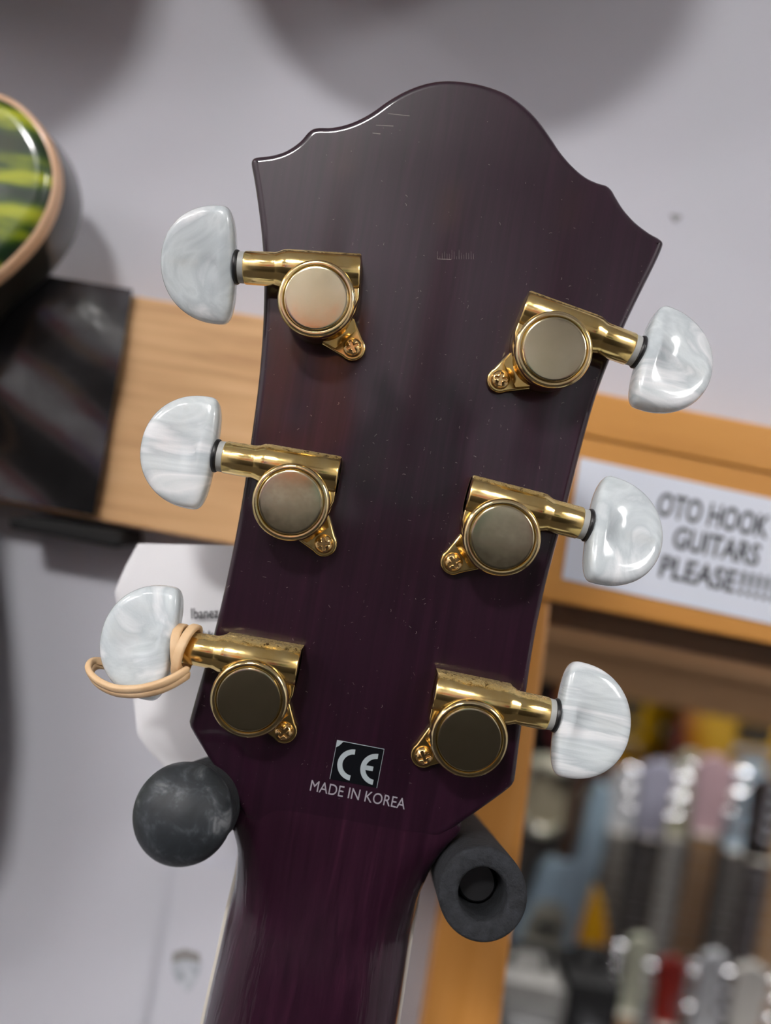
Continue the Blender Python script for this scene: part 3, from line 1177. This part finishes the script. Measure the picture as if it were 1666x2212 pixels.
o = wobj('vinyl_wrap', wrap_sheet(), black_gloss, angle=60)
tag(o, 'glossy black vinyl sheet wrapped over the end of the oak block', 'wrap')
mb = slab([(15, 1122), (60, 1116), (262, 1150), (266, 1178), (250, 1184), (20, 1142)], BZ - 0.004, WALL_Z, 0.0015)
o = wobj('black_strip', mb, black_matte)  # flat black strip below the vinyl sheet's lower edge
tag(o, 'matte black strip along the lower edge of the oak block', 'strip')

# curled white price tag behind the headstock
left_poly = [(1174, 298), (1225, 270), (1278, 248), (1300, 252), (1345, 262), (1470, 284), (1588, 297), (1622, 322), (1652, 352), (1700, 400)]


def tagx(y):
    for (y0, x0), (y1, x1) in zip(left_poly, left_poly[1:]):
        if y0 <= y <= y1:
            return x0 + (x1 - x0) * (y - y0) / (y1 - y0)
    return left_poly[-1][1]


def tag_z(q, t, x, y):
    z = 0.182
    z += 0.0008 * math.sin(q * 7 + 1.0) * (1 - t)
    b = max(0.0, (y - 1500) / 200.0)
    z += -0.005 * b * (1 - q) + 0.007 * max(0, 0.4 - q) * 2.5 * (1 if y < 1340 else 0.6)
    return z


nx, nz = 24, 44
rows = []
for lay in (0, 1):
    for j in range(nz + 1):
        t = j / nz
        for i in range(nx + 1):
            q = i / nx
            y_ = 1174 + (1700 - 1174) * t
            xl_ = tagx(y_)
            x_ = xl_ + (660 - xl_) * q
            zz = tag_z(q, t, x_, y_) + lay * 0.00035
            rows.append(W(x_, y_ + 0.02 * (x_ - 298) * (1 - t), zz))
N = nx + 1
S = N * (nz + 1)
f = []
for j in range(nz):
    for i in range(nx):
        a = j * N + i
        f.append((a, a + 1, a + N + 1, a + N))
        f.append((S + a, S + a + N, S + a + N + 1, S + a + 1))
for j in range(nz):
    a, b = j * N, j * N + nx
    f += [(a, a + N, S + a + N, S + a), (b, S + b, S + b + N, b + N)]
for i in range(nx):
    a, b = i, nz * N + i
    f += [(a, S + a, S + a + 1, a + 1), (b, b + 1, S + b + 1, S + b)]
mb = MB()
mb.add(rows, f)
org = W(440, 1690, 0.182)
pt = wobj('hang_tag', mb, paper, origin=org, angle=80)
tag(pt, 'white cardboard hang tag with small black print behind the headstock', 'tag')
kt = 0.2165 / F


def surf_text(body, px, py, ang, size_px, width_px, z, m, offset, parent, name='lettering', spacing=1.0):
    me = text_mesh(body, size_px * z / F, m, offset, 0.00002, spacing=spacing)
    ws = max(v.co.x for v in me.vertices) - min(v.co.x for v in me.vertices)
    sx = width_px * z / F / ws
    Mw = face_cam(px, py, z, ang) @ Matrix.Diagonal((sx, 1, 1, 1))
    return link(name, me, parent, Matrix.Translation(-Vector(parent.location)) @ Mw)


surf_text('Ibanez I', 412, 1337, -2.5, 33, 70, 0.1805, ink, 0.00003, pt)
mb = MB()
for i, (dx, hh) in enumerate(((0, 9), (7, 12), (13, 8), (20, 12), (26, 8))):      # tops of a second, unreadable line
    mb.merge(slab([(430 + dx, 1375 - hh), (433.5 + dx, 1375 - hh), (433.5 + dx, 1375), (430 + dx, 1375)], 0.1805, 0.1806, 0.0))
mb.v = [p - Vector(pt.location) for p in mb.v]
link('print_line', mb.mesh('print_line', ink_grey, smooth=False), pt)

# long white card behind the neck with a grey crest
card = slab([(388, 1860), (800, 1930), (760, 2330), (318, 2260)], WALL_Z - 0.004, WALL_Z - 0.0034, 0.0)
cd = wobj('card', card, wall_paint, smooth=False)
tag(cd, 'plain white card with a small grey crest behind the neck', 'card')
crest_px = [(372, 2060), (400, 2052), (430, 2062), (434, 2085), (428, 2110), (418, 2130), (404, 2145), (390, 2130), (376, 2110), (370, 2085)]
mb = slab(crest_px, WALL_Z - 0.0042, WALL_Z - 0.0040, 0.0)
L = Vector(cd.location)
mb.v = [p - L for p in mb.v]
crest_mat = mat('crest_print', (0.32, 0.35, 0.39), 0.6, var=(0.62, 0.65, 0.70), vscale=330)
link('crest', mb.mesh('crest', crest_mat, smooth=False), cd)
mb = slab([(374, 2058), (400, 2050), (430, 2060), (433, 2080), (400, 2072), (371, 2080)], WALL_Z - 0.0044, WALL_Z - 0.0042, 0.0)
mb.v = [p - L for p in mb.v]
link('crest_band', mb.mesh('crest_band', mat('crest_dark', (0.27, 0.26, 0.25), 0.6), smooth=False), cd)

# small smudge on the wall
mb = MB()
c0 = W(1460, 470, WALL_Z - 0.0002)
ring = []
for i in range(14):
    a = 2 * math.pi * i / 14
    r = 0.0018 * (1 + 0.3 * math.sin(3 * a))
    ring.append((c0.x + r * math.cos(a), c0.z + 0.7 * r * math.sin(a)))
mb.prism(ring, WALL_Y - 0.0003, WALL_Y - 0.00005, 'xz', 0.0)
o = wobj('wall_smudge', mb, smudge, smooth=False)
tag(o, 'small grey smudge on the pale wall above the pearl knobs', 'smudge')

# paper sign on the orange rail
def sign():
    z = FZ - 0.0006
    mb = slab([(1254, 988), (1790, 1104), (1748, 1366), (1215, 1250)], z, FZ - 0.0002, 0.0)
    sg = wobj('paper_sign', mb, label_paper, smooth=False)
    tag(sg, 'white paper sign with bold black lettering on the orange rail', 'sign')
    zt_ = z - 0.0001
    surf_text('OTO HOOK', 1416, 1110, 12.4, 70, 246, zt_, ink, 0.00022, sg)
    surf_text('GUITARS', 1450, 1181, 12.4, 65, 190, zt_, ink, 0.00022, sg)
    surf_text('PLEASE', 1420, 1243, 12.4, 66, 168, zt_, ink, 0.00022, sg)
    surf_text('!!!!!!', 1592, 1281, 12.4, 70, 96, zt_, ink, 0.0003, sg, spacing=1.1)
    return sg


sign()

# ---- green guitar at the left edge
k = NT('green_flame')
k.set(Roughness=0.3, Coat_Weight=1.0, Coat_Roughness=0.03)
wv = k.n('ShaderNodeTexWave')
wv.wave_type = 'BANDS'
wv.bands_direction = 'Z'
wv.inputs['Scale'].default_value = 8.5
wv.inputs['Distortion'].default_value = 5.5
wv.inputs['Detail'].default_value = 3
wv.inputs['Detail Scale'].default_value = 3.0
k.l(k.coords((1, 1, 2.6), (0, 0.12, 0)), wv.inputs['Vector'])
k.l(k.ramp(wv.outputs['Fac'], [(0.1, (0.008, 0.030, 0.008)), (0.45, (0.03, 0.075, 0.006)), (0.75, (0.20, 0.26, 0.008)), (1.0, (0.42, 0.46, 0.015))]), k.p.inputs['Base Color'])
green_flame = k.m
dark_side = mat('dark_body_side', (0.02, 0.018, 0.014), 0.3, coat=0.7, coat_rough=0.08, var=(0.03, 0.026, 0.018), vscale=10)
GZF, GZB = 0.226, 0.251
vis = [(-300, 345), (-215, 262), (-130, 203), (-60, 192), (0, 206), (45, 235), (80, 278), (103, 330), (110, 385), (98, 440), (72, 492), (38, 535), (0, 572), (-60, 622), (-120, 700),
       (-170, 820), (-190, 960), (-180, 1120), (-160, 1320), (-160, 1560), (-230, 1850), (-520, 2070), (-1120, 2080), (-1530, 1880), (-1640, 1500), (-1530, 1120), (-1390, 880),
       (-1430, 600), (-1370, 330), (-1170, 200), (-800, 300), (-560, 400)]
gp = catmull([(p.x, p.z) for p in (W(x, y, GZF) for x, y in vis)], 6)
gn = offset_normals(gp)
gr = empty('electric_guitar', W(-500, 2000, 0.245))
tag(gr, 'green flame-topped electric guitar with tan binding at the edge of the picture', 'guitar')


def gring(d, y):
    return [(x + nx * d * MM, CAM_Y + y, z + nz * d * MM) for (x, z), (nx, nz) in zip(gp, gn)]


mb = MB()
mb.rings([gring(4.5, GZF + 0.0006 - 0.0012), gring(4.0, GZF - 0.0006), gring(2.2, GZF - 0.0001), gring(0.9, GZF + 0.0008), gring(0.2, GZF + 0.002), gring(0.15, GZF + 0.003)], True, True, True)
wpart('top', mb, green_flame, gr, angle=60)
mb = MB()
mb.rings([gring(0.3, GZF + 0.0018), gring(-0.6, GZF + 0.0018), gring(-1.1, GZF + 0.0024), gring(-1.1, GZF + 0.0062), gring(0.3, GZF + 0.0064)], True, False, False)
wpart('binding', mb, tan_binding, gr, angle=60)
mb = MB()
mb.rings([gring(0.4, GZF + 0.003), gring(-0.9, GZF + 0.0064), gring(-1.1, GZF + 0.008), gring(-1.1, GZB - 0.005), gring(-0.2, GZB - 0.002), gring(2.5, GZB), gring(4, GZB)], True, True, True)
wpart('body', mb, dark_side, gr, angle=60)
# its neck, fretboard and headstock, out of frame to the upper left
jx, jz = W(-1290, 290, GZF).x, W(-1290, 290, GZF).z
mb = MB()
mb.rings([[(jx + 0.026 * c, CAM_Y + GZF + 0.004 + 0.017 * max(0, sn), jz + h) for c, sn in [(math.cos(math.pi * j / 12), math.sin(math.pi * j / 12)) for j in range(13)]] for h in (-0.03, 0.2, 0.45)], True, True, True)
wpart('neck', mb, maple, gr)
mb = MB()
mb.box((jx - 0.026, CAM_Y + GZF - 0.0025, jz - 0.09), (jx + 0.026, CAM_Y + GZF + 0.004, jz + 0.45))
wpart('fretboard', mb, ebony, gr, smooth=False)
mb = MB()
mb.prism([(jx - 0.024, jz + 0.45), (jx + 0.024, jz + 0.45), (jx + 0.04, jz + 0.5), (jx + 0.045, jz + 0.61), (jx, jz + 0.64), (jx - 0.045, jz + 0.61), (jx - 0.04, jz + 0.5)], CAM_Y + GZF + 0.004, CAM_Y + GZF + 0.018, 'xz', 0.002)
wpart('headstock', mb, dark_side, gr)

# ================================================================== GUITARS: builder for whole instruments
SHARED = {}


def shared(key, fn):
    if key not in SHARED:
        SHARED[key] = fn()
    return SHARED[key]


def body_mat(name, center, edge=None, mid=None):
    if name in MATS:
        return MATS[name]
    k = NT(name)
    k.set(Roughness=0.3, Coat_Weight=0.8, Coat_Roughness=0.06)
    if edge is None:
        f = k.noise(k.coords(), 14, 4, 0.5)
        k.l(k.ramp(f, [(0.3, center), (0.7, tuple(c * 0.86 for c in center))]), k.p.inputs['Base Color'])
    else:
        tc = k.n('ShaderNodeTexCoord')
        mp = k.n('ShaderNodeMapping')
        mp.inputs['Scale'].default_value = (1 / 0.17, 0.0, 1 / 0.21)
        mp.inputs['Location'].default_value = (0, 0, 0.19 / 0.21)
        k.l(tc.outputs['Object'], mp.inputs['Vector'])
        ln = k.n('ShaderNodeVectorMath', operation='LENGTH')
        k.l(mp.outputs['Vector'], ln.inputs[0])
        k.l(k.ramp(ln.outputs['Value'], [(0.55, center), (0.78, mid or center), (0.92, edge)]), k.p.inputs['Base Color'])
    MATS[name] = k.m
    return k.m


NUTZ = 0.45


def head_outline(style):
    if style == 'inline':
        return catmull([(-.021, 0), (.021, 0), (.024, .02), (.034, .034), (.036, .05), (.030, .075), (.027, .11), (.030, .14), (.026, .165), (.004, .172), (-.018, .160), (-.024, .14), (-.018, .10), (-.020, .05), (-.022, .02)], 3)
    if style == 'open':
        return catmull([(-.021, 0), (.021, 0), (.026, .03), (.031, .07), (.036, .13), (.030, .145), (.010, .140), (0, .148), (-.010, .140), (-.030, .145), (-.036, .13), (-.031, .07), (-.026, .03)], 3)
    return catmull([(-.021, 0), (.021, 0), (.026, .03), (.028, .07), (.032, .12), (.018, .132), (0, .14), (-.018, .132), (-.032, .12), (-.028, .07), (-.026, .03)], 3)


def fret_pos(i, scale=0.62):
    return scale * (1 - 2 ** (-i / 12.0))


def guitar(label, shape, bmat, loc, rotz=0.0, tilt=0.0, neck_mat=maple, board=rosewood, head_mat=None, head='three', thick=0.042, scale=1.0,
           group=None, pickups=2, nfrets=19, acoustic=False, peg=chrome, guard=None, cat='guitar', name='electric_guitar', outline=None):
    r = empty(name, loc)
    r.rotation_euler = (tilt, 0, rotz)
    r.scale = (scale,) * 3
    tag(r, label, cat, group)
    out = outline or BODY[shape]
    link('body', shared(('body', shape, bmat.name, thick), lambda: MB().prism(catmull([(x, z) for x, z in out], 4), -thick / 2, thick / 2, 'xz', 0.006).mesh('body', bmat, angle=60)), r)
    fy = -thick / 2
    def mk_neck():
        m = MB()
        m.rings([[((0.021 + 0.006 * (NUTZ - h) / NUTZ) * c, fy - 0.002 + 0.02 * max(0.0, sn), h) for c, sn in [(math.cos(math.pi * j / 10), math.sin(math.pi * j / 10)) for j in range(11)]] for h in (-0.05, NUTZ)], True, True, True)
        return m.mesh('neck', neck_mat)
    link('neck', shared(('neck', neck_mat.name, thick), mk_neck), r)
    def mk_board():
        m = MB()
        m.add([(-.021, fy - .002, NUTZ), (.021, fy - .002, NUTZ), (.028, fy - .002, -.13), (-.028, fy - .002, -.13), (-.021, fy - .008, NUTZ), (.021, fy - .008, NUTZ), (.028, fy - .008, -.13), (-.028, fy - .008, -.13)],
              [(0, 1, 2, 3), (7, 6, 5, 4), (0, 4, 5, 1), (1, 5, 6, 2), (2, 6, 7, 3), (3, 7, 4, 0)])
        return m.mesh('fretboard', board, smooth=False)
    fbo = link('fretboard', shared(('board', board.name, thick), mk_board), r)
    fm = shared('fret', lambda: MB().box((-.5, -.0012, -.0014), (.5, .0006, .0014)).mesh('fret', fret_metal, smooth=False))
    for i in range(1, nfrets + 1):
        zz = NUTZ - fret_pos(i)
        wd = 2 * (0.021 + 0.007 * (NUTZ - zz) / (NUTZ + .13))
        link('fret', fm, fbo, Matrix.Translation((0, fy - 0.0082, zz)) @ Matrix.Diagonal((wd, 1, 1, 1)))
    hm = head_mat or neck_mat
    def mk_head():
        m = MB().prism(head_outline(head), -0.007, 0.007, 'xz', 0.002)
        m.xform(Matrix.Translation((0, fy + 0.006, NUTZ)))
        return m.mesh('headstock', hm, angle=60)
    ho = link('headstock', shared(('head', head, hm.name, thick), mk_head), r)
    link('nut', shared(('nut', thick), lambda: MB().box((-.021, fy - .0095, NUTZ), (.021, fy, NUTZ + .005)).mesh('nut', bind_cream, smooth=False)), r)
    pm = shared(('peg', peg.name), lambda: MB().lathe([(0, .003), (.006, .003), (.010, .003), (.012, .007), (.022, .008), (.024, .005)], 'x', 12).mesh('tuning_peg', peg))
    for i in range(6):
        if head == 'inline':
            x0, z0, sgn = -.020, NUTZ + .03 + i * .022, -1
        else:
            sgn = -1 if i < 3 else 1
            z0 = NUTZ + .045 + (i % 3) * .035
            x0 = sgn * (.028 + (i % 3) * .003)
        link('tuning_peg', pm, ho, Matrix.Translation((x0, fy + 0.008, z0)) @ Matrix.Diagonal((sgn, 1, 1, 1)))
    if acoustic:
        link('sound_hole', shared(('hole', thick), lambda: MB().lathe([(fy - .0006, .05), (fy + .001, .05)], 'y', 32).xform(Matrix.Translation((0, 0, -.155))).mesh('sound_hole', ebony, smooth=False)), r)
        link('bridge', shared(('bridge_a', thick), lambda: MB().box((-.07, fy - .008, -.31), (.07, fy, -.285)).mesh('bridge', rosewood, smooth=False)), r)
    else:
        pk = shared(('pickup', thick), lambda: MB().box((-.035, fy - .006, -.016), (.035, fy, .016)).mesh('pickup', metal_black, smooth=False))
        for q in range(pickups):
            link('pickup', pk, r, Matrix.Translation((0, 0, -.155 - q * .06)))
        link('bridge', shared(('bridge', thick), lambda: MB().box((-.042, fy - .009, -.262), (.042, fy, -.245)).mesh('bridge', chrome, smooth=False)), r)
        link('tailpiece', shared(('tail', thick), lambda: MB().prism([(-.045, -.300), (.045, -.300), (.045, -.288), (-.045, -.288)], fy - .011, fy, 'xz', 0.002).mesh('tailpiece', chrome)), r)
        kb = shared(('control_knob', thick), lambda: MB().lathe([(fy, .011), (fy - .008, .010), (fy - .010, .008)], 'y', 18).mesh('control_knob', cream))
        for q in range(2):
            link('control_knob', kb, r, Matrix.Translation((.09 + .02 * q, 0, -.25 - .045 * q)))
        if guard is not None:
            link('pickguard', shared(('guard', guard.name, thick), lambda: MB().prism(catmull([(.03, -.06), (.10, -.02), (.11, -.1), (.1, -.2), (.12, -.27), (.06, -.27), (-.06, -.2), (-.09, -.12), (-.08, -.04), (-.03, -.07)], 3), fy - .002, fy + .001, 'xz', 0.0).mesh('pickguard', guard)), r)
    sm = shared('string', lambda: MB().lathe([(-.297, .0005), (NUTZ, .0005)], 'z', 4).mesh('string', chrome))
    for q in range(6):
        link('string', sm, r, Matrix.Translation(((q - 2.5) * .0078, fy - .0125, 0)))
    return r


# ================================================================== BEYOND THE OPENING
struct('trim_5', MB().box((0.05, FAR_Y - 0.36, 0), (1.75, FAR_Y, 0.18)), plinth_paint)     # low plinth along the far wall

# brown valance board above the guitars
VZ = 0.78
vl = lambda x: 1497 + 0.2 * (x - 1300)
mb = slab([(1020, vl(1020) - 330), (2600, vl(2600) - 330), (2600, vl(2600)), (1020, vl(1020))], VZ, VZ + 0.02)
va = empty('display_valance', W(1500, 1500, VZ))
wpart('board', mb, brown_wood, va, angle=30)
mb = slab([(1020, vl(1020) - 106), (2600, vl(2600) - 106), (2600, vl(2600) - 82), (1020, vl(1020) - 82)], VZ - 0.008, VZ, 0.003)
wpart('ledge', mb, brown_wood, va)
tag(va, 'brown wooden valance board across the top of the guitar display', 'valance')

sunburst = body_mat('sunburst', (0.42, 0.235, 0.002), (0.07, 0.006, 0.008), (0.28, 0.10, 0.003))


def place(px, py, z, local_z=0.0, local_x=0.0):
    p = W(px, py, z)
    return Vector((p.x - local_x, p.y, p.z - local_z))


gg = 'guitars beyond the opening'
p = place(1590, 1745, 1.64, -0.38)
guitar('yellow sunburst guitar hung high beyond the opening, next to the right picture edge', 'single', sunburst, p, 0, 0, scale=1.0, group=gg, guard=None)
p = place(1318, 1680, 1.74, -0.38)
guitar('yellow sunburst guitar hung high beyond the opening, half behind a pearl knob', 'single', sunburst, p, 0, 0, group=gg)


white_b = body_mat('white_body', (0.62, 0.64, 0.66))
pink_b = body_mat('pink_body', (0.62, 0.42, 0.45))
black_b = body_mat('black_body', (0.012, 0.012, 0.014))
red_b = body_mat('red_body', (0.30, 0.018, 0.012))
cream_b = body_mat('cream_body', (0.58, 0.60, 0.46))
blue_b = body_mat('pale_blue_body', (0.34, 0.46, 0.55))
navy_b = body_mat('navy_body', (0.02, 0.045, 0.09))
grey_neck = mat('grey_neck', (0.26, 0.25, 0.23), 0.45, var=(0.34, 0.32, 0.29), vscale=40)
dark_board = mat('dark_board', (0.08, 0.072, 0.062), 0.5, var=(0.12, 0.105, 0.09), vscale=40)

ROW = [(1330, 1790, 1.69, 'grey-necked electric guitar with pale headstock, nearest the orange post', 'double', white_b, grey_neck, grey_neck, white_b, 'three'),
       (1392, 1800, 1.435, 'electric guitar with dark fretboard and lilac headstock, second from the orange post', 'single', black_b, grey_neck, dark_board, mat('lilac', (0.42, 0.42, 0.52), 0.4), 'three'),
       (1450, 1800, 1.555, 'electric guitar with olive cream headstock between lilac and pink headstocks', 'double', cream_b, maple, grey_neck, mat('olive_cream', (0.36, 0.35, 0.24), 0.4), 'inline'),
       (1512, 1795, 1.375, 'electric guitar with pale pink headstock under the sunburst guitar', 'double', pink_b, maple, maple, pink_b, 'three'),
       (1580, 1830, 1.495, 'electric guitar with pale blue headstock and dark neck', 'double', blue_b, grey_neck, dark_board, mat('pale_blue_head', (0.36, 0.46, 0.54), 0.4), 'inline'),
       (1628, 1850, 1.315, 'electric guitar with grey-violet neck and black headstock', 'single', navy_b, grey_neck, mat('violet_grey', (0.15, 0.135, 0.15), 0.45), black_b, 'three'),
       (1682, 1850, 1.255, 'electric guitar with reddish maple neck at the right picture edge', 'double', red_b, maple, maple, maple, 'inline')]
for (px, py, z, lab, shape, bm_, nm_, bd_, hm_, hd_) in ROW:
    pt = W(px, py, z)
    guitar(lab, shape, bm_, Vector((pt.x, pt.y, pt.z - NUTZ)), neck_mat=nm_, board=bd_, head_mat=hm_, head=hd_, group=gg)

FRONT = [(1345, 2180, 1.18, 'cream guitar with a curved cream headstock low beyond the opening', 'double', cream_b, cream_b, maple, cream_b, 'inline'),
         (1425, 2205, 1.115, 'red guitar with a red headstock low beyond the opening', 'single', red_b, red_b, rosewood, red_b, 'three'),
         (1500, 2235, 1.05, 'white guitar with a white headstock tip low beyond the opening', 'double', white_b, maple, rosewood, white_b, 'inline'),
         (1590, 2235, 0.985, 'white guitar with bone-coloured headstock low by the right picture edge', 'double', white_b, maple, maple, mat('bone', (0.55, 0.53, 0.48), 0.4), 'three')]
for (px, py, z, lab, shape, bm_, nm_, bd_, hm_, hd_) in FRONT:
    pt = W(px, py, z)
    guitar(lab, shape, bm_, Vector((pt.x, pt.y, pt.z - NUTZ * 0.7)), neck_mat=nm_, board=bd_, head_mat=hm_, head=hd_, group=gg, scale=0.7)

# pale blue angular guitar near the post
pts = [(1110, 2000), (1150, 1930), (1172, 1880), (1200, 1860), (1242, 1864), (1258, 1800), (1275, 1725), (1296, 1698), (1318, 1702), (1322, 1740), (1312, 1800), (1300, 1870), (1284, 1915), (1258, 1990), (1238, 2060), (1205, 2110), (1150, 2125), (1090, 2090)]
BZ2 = 1.50
org = W(1180, 2100, BZ2)
r = empty('electric_guitar', org)
tag(r, 'pale blue angular electric guitar beyond the opening beside the orange post', 'guitar', gg)
mb = slab(pts, BZ2, BZ2 + 0.04, 0.005)
wpart('body', mb, blue_b, r, angle=60)
mb = slab([(1130, 2010), (1160, 1950), (1210, 1950), (1228, 1985), (1210, 2060), (1160, 2090), (1120, 2080)], BZ2 - 0.003, BZ2, 0.0)
wpart('pickguard', mb, mat('guard_tan', (0.30, 0.29, 0.235), 0.4), r)
mb = slab([(1204, 1880), (1232, 1884), (1290, 1560), (1262, 1556)], BZ2 + 0.01, BZ2 + 0.03, 0.003)
wpart('neck', mb, rosewood, r)
mb = slab([(1140, 2060), (1200, 2072), (1196, 2092), (1136, 2080)], BZ2 - 0.012, BZ2, 0.001)
wpart('bridge', mb, chrome, r)
mb = slab([(1158, 1990), (1212, 2000), (1208, 2020), (1154, 2010)], BZ2 - 0.008, BZ2, 0.001)
wpart('pickup', mb, metal_black, r)

# slim sunburst body turned side-on
SZ = 1.57
pts = [(1262, 1893), (1283, 1902), (1299, 1940), (1313, 2000), (1310, 2070), (1290, 2118), (1258, 2128), (1228, 2088), (1224, 2045), (1240, 1990), (1252, 1940)]
r = empty('electric_guitar', W(1265, 2120, SZ))
tag(r, 'slim yellow and red sunburst guitar low beyond the opening', 'guitar', gg)
k = NT('slim_sunburst')
k.set(Roughness=0.3, Coat_Weight=0.8, Coat_Roughness=0.06)
sx = k.n('ShaderNodeSeparateXYZ')
k.l(k.coords((1, 1, 1), (0, 0, 0), (0, 0, 0)), sx.inputs[0])
mr = k.n('ShaderNodeMapRange')
mr.inputs['From Min'].default_value = -0.03
mr.inputs['From Max'].default_value = 0.075
k.l(sx.outputs['X'], mr.inputs['Value'])
k.l(k.ramp(mr.outputs[0], [(0.0, (0.45, 0.16, 0.02)), (0.15, (0.55, 0.30, 0.004)), (0.5, (0.50, 0.22, 0.004)), (0.72, (0.28, 0.02, 0.012)), (1.0, (0.10, 0.004, 0.008))]), k.p.inputs['Base Color'])
mb = slab(pts, SZ, SZ + 0.045, 0.006)
wpart('body', mb, k.m, r, angle=60)
mb = slab([(1262, 1900), (1288, 1904), (1330, 1640), (1306, 1636)], SZ + 0.01, SZ + 0.03, 0.003)
wpart('neck', mb, rosewood, r)
mb = slab([(1248, 2050), (1290, 2058), (1288, 2070), (1246, 2062)], SZ - 0.008, SZ, 0.001)
wpart('bridge', mb, chrome, r)

# cream tambourine on the far wall
p = W(1178, 1716, 1.63)
r = empty('tambourine', p)
tag(r, 'round cream tambourine beyond the opening beside the orange post', 'tambourine')
link('hoop', MB().lathe([(0.0, .058), (-.03, .058), (-.034, .062), (-.034, .072), (-.03, .076), (0.02, .076), (0.02, .058)], 'y', 48, False, False).mesh('hoop', cream), r)
link('skin', MB().lathe([(-.022, .0585), (-.018, .0585)], 'y', 48).mesh('skin', mat('skin', (0.30, 0.26, 0.18), 0.6, var=(0.38, 0.33, 0.23), vscale=18)), r)
jm = MB().lathe([(-.002, .002), (-.002, .012), (.002, .012)], 'y', 16).mesh('jingle', chrome)
for i in range(6):
    a = i * math.pi / 3
    link('jingle', jm, r, Matrix.Translation((.067 * math.cos(a), -.036, .067 * math.sin(a))))

# two small amplifiers below
def amp(label, px0, px1, py, az, cm, gm, pmat):
    p0, p1 = W(px0, py - 15, az), W(px1, py + 15, az)
    x0, x1, at = p0.x, p1.x, (p0.z + p1.z) / 2
    r = empty('amplifier', ((x0 + x1) / 2, CAM_Y + az + 0.04, 0))
    tag(r, label, 'amplifier')
    cx = (x1 - x0) / 2
    link('cabinet', MB().prism([(-cx, 0), (cx, 0), (cx, at), (-cx, at)], -.04, .04, 'xz', 0.003).mesh('cabinet', cm), r)
    link('grille', MB().box((-cx + .01, -.043, 0.05), (cx - .01, -.04, at - .10)).mesh('grille', gm, smooth=False), r)
    link('control_panel', MB().box((-cx + .008, -.044, at - .085), (cx - .008, -.04, at - .02)).mesh('control_panel', pmat, smooth=False), r)
    kbm = MB().lathe([(0, .011), (-.014, .010), (-.016, .008)], 'y', 20).mesh('control_knob', chrome)
    n = 3
    for i in range(n):
        link('control_knob', kbm, r, Matrix.Translation((-cx + .025 + i * (2 * cx - .05) / (n - 1), -.044, at - .052)))
    link('handle', MB().tube([(-cx * .6, 0, at), (-cx * .5, 0, at + .022), (cx * .5, 0, at + .022), (cx * .6, 0, at)], .006, 8).mesh('handle', black_matte), r)


cloth = mat('grille_cloth', (0.03, 0.03, 0.03), 0.9, var=(0.06, 0.06, 0.055), vscale=300)
tan_cloth = mat('tan_grille_cloth', (0.24, 0.20, 0.14), 0.9, var=(0.32, 0.27, 0.2), vscale=300)
silver_panel = mat('panel_silver', (0.42, 0.42, 0.40), 0.4, metal=0.5)
amp('small black amplifier with chrome knobs low beyond the opening, beside the cream guitar', 1232, 1345, 2130, 0.92, black_matte, cloth, mat('panel_black', (0.015, 0.015, 0.016), 0.4))
amp('small grey amplifier with tan grille low beyond the opening, beside the orange post', 1080, 1226, 2128, 0.92, mat('grey_vinyl', (0.22, 0.215, 0.20), 0.7, var=(0.34, 0.33, 0.31), vscale=40), tan_cloth, silver_panel)

# ================================================================== INSTRUMENTS OUT OF FRAME (shadows and reflections)
top_wood = body_mat('spruce_top', (0.45, 0.25, 0.10))
LAMP = Vector((PANELS[0][0], PANELS[0][1], CEIL - 0.03))
UK = dict(acoustic=True, scale=0.42, thick=0.12, cat='ukulele', name='ukulele', nfrets=12)


def hung_uke(label, px, py):
    """Hung so that the lamp throws the rim of its lower bout on to this spot of the wall."""
    spot = W(px, py, WALL_Z)
    front = spot + (LAMP - spot) * (0.088 / (WALL_Y - LAMP.y))
    guitar(label, 'round', top_wood, Vector((front.x, WALL_Y - 0.063, front.z + 0.42 * 0.42)), **UK)


hung_uke('ukulele hung on the wall above the purple headstock', 945, 300)
hung_uke('ukulele hung on the wall above the green guitar', -240, 350)

REAR = [(-1.35, 2.0, 'single', sunburst, 'sunburst'), (-1.0, 2.08, 'double', red_b, 'red'), (-0.66, 2.0, 'double', body_mat('violet_body', (0.10, 0.06, 0.22)), 'violet'), (-0.3, 2.1, 'double', body_mat('orange_body', (0.42, 0.13, 0.03)), 'orange'),
        (0.03, 2.0, 'single', body_mat('teal_body', (0.03, 0.16, 0.12)), 'teal'), (0.38, 2.06, 'double', body_mat('grey_body', (0.45, 0.46, 0.5)), 'grey'), (0.72, 2.0, 'single', body_mat('wine_body', (0.20, 0.01, 0.03)), 'wine red'),
        (1.06, 2.08, 'double', body_mat('forest_body', (0.03, 0.10, 0.04)), 'forest green'), (1.4, 2.0, 'double', cream_b, 'cream')]
for (x, z, sh, bm_, nm) in REAR:
    guitar('%s electric guitar hung on the shop wall behind the camera' % nm, sh, bm_, Vector((x, YB + 0.03, z)), rotz=math.pi, group='guitars on the rear wall', nfrets=0)
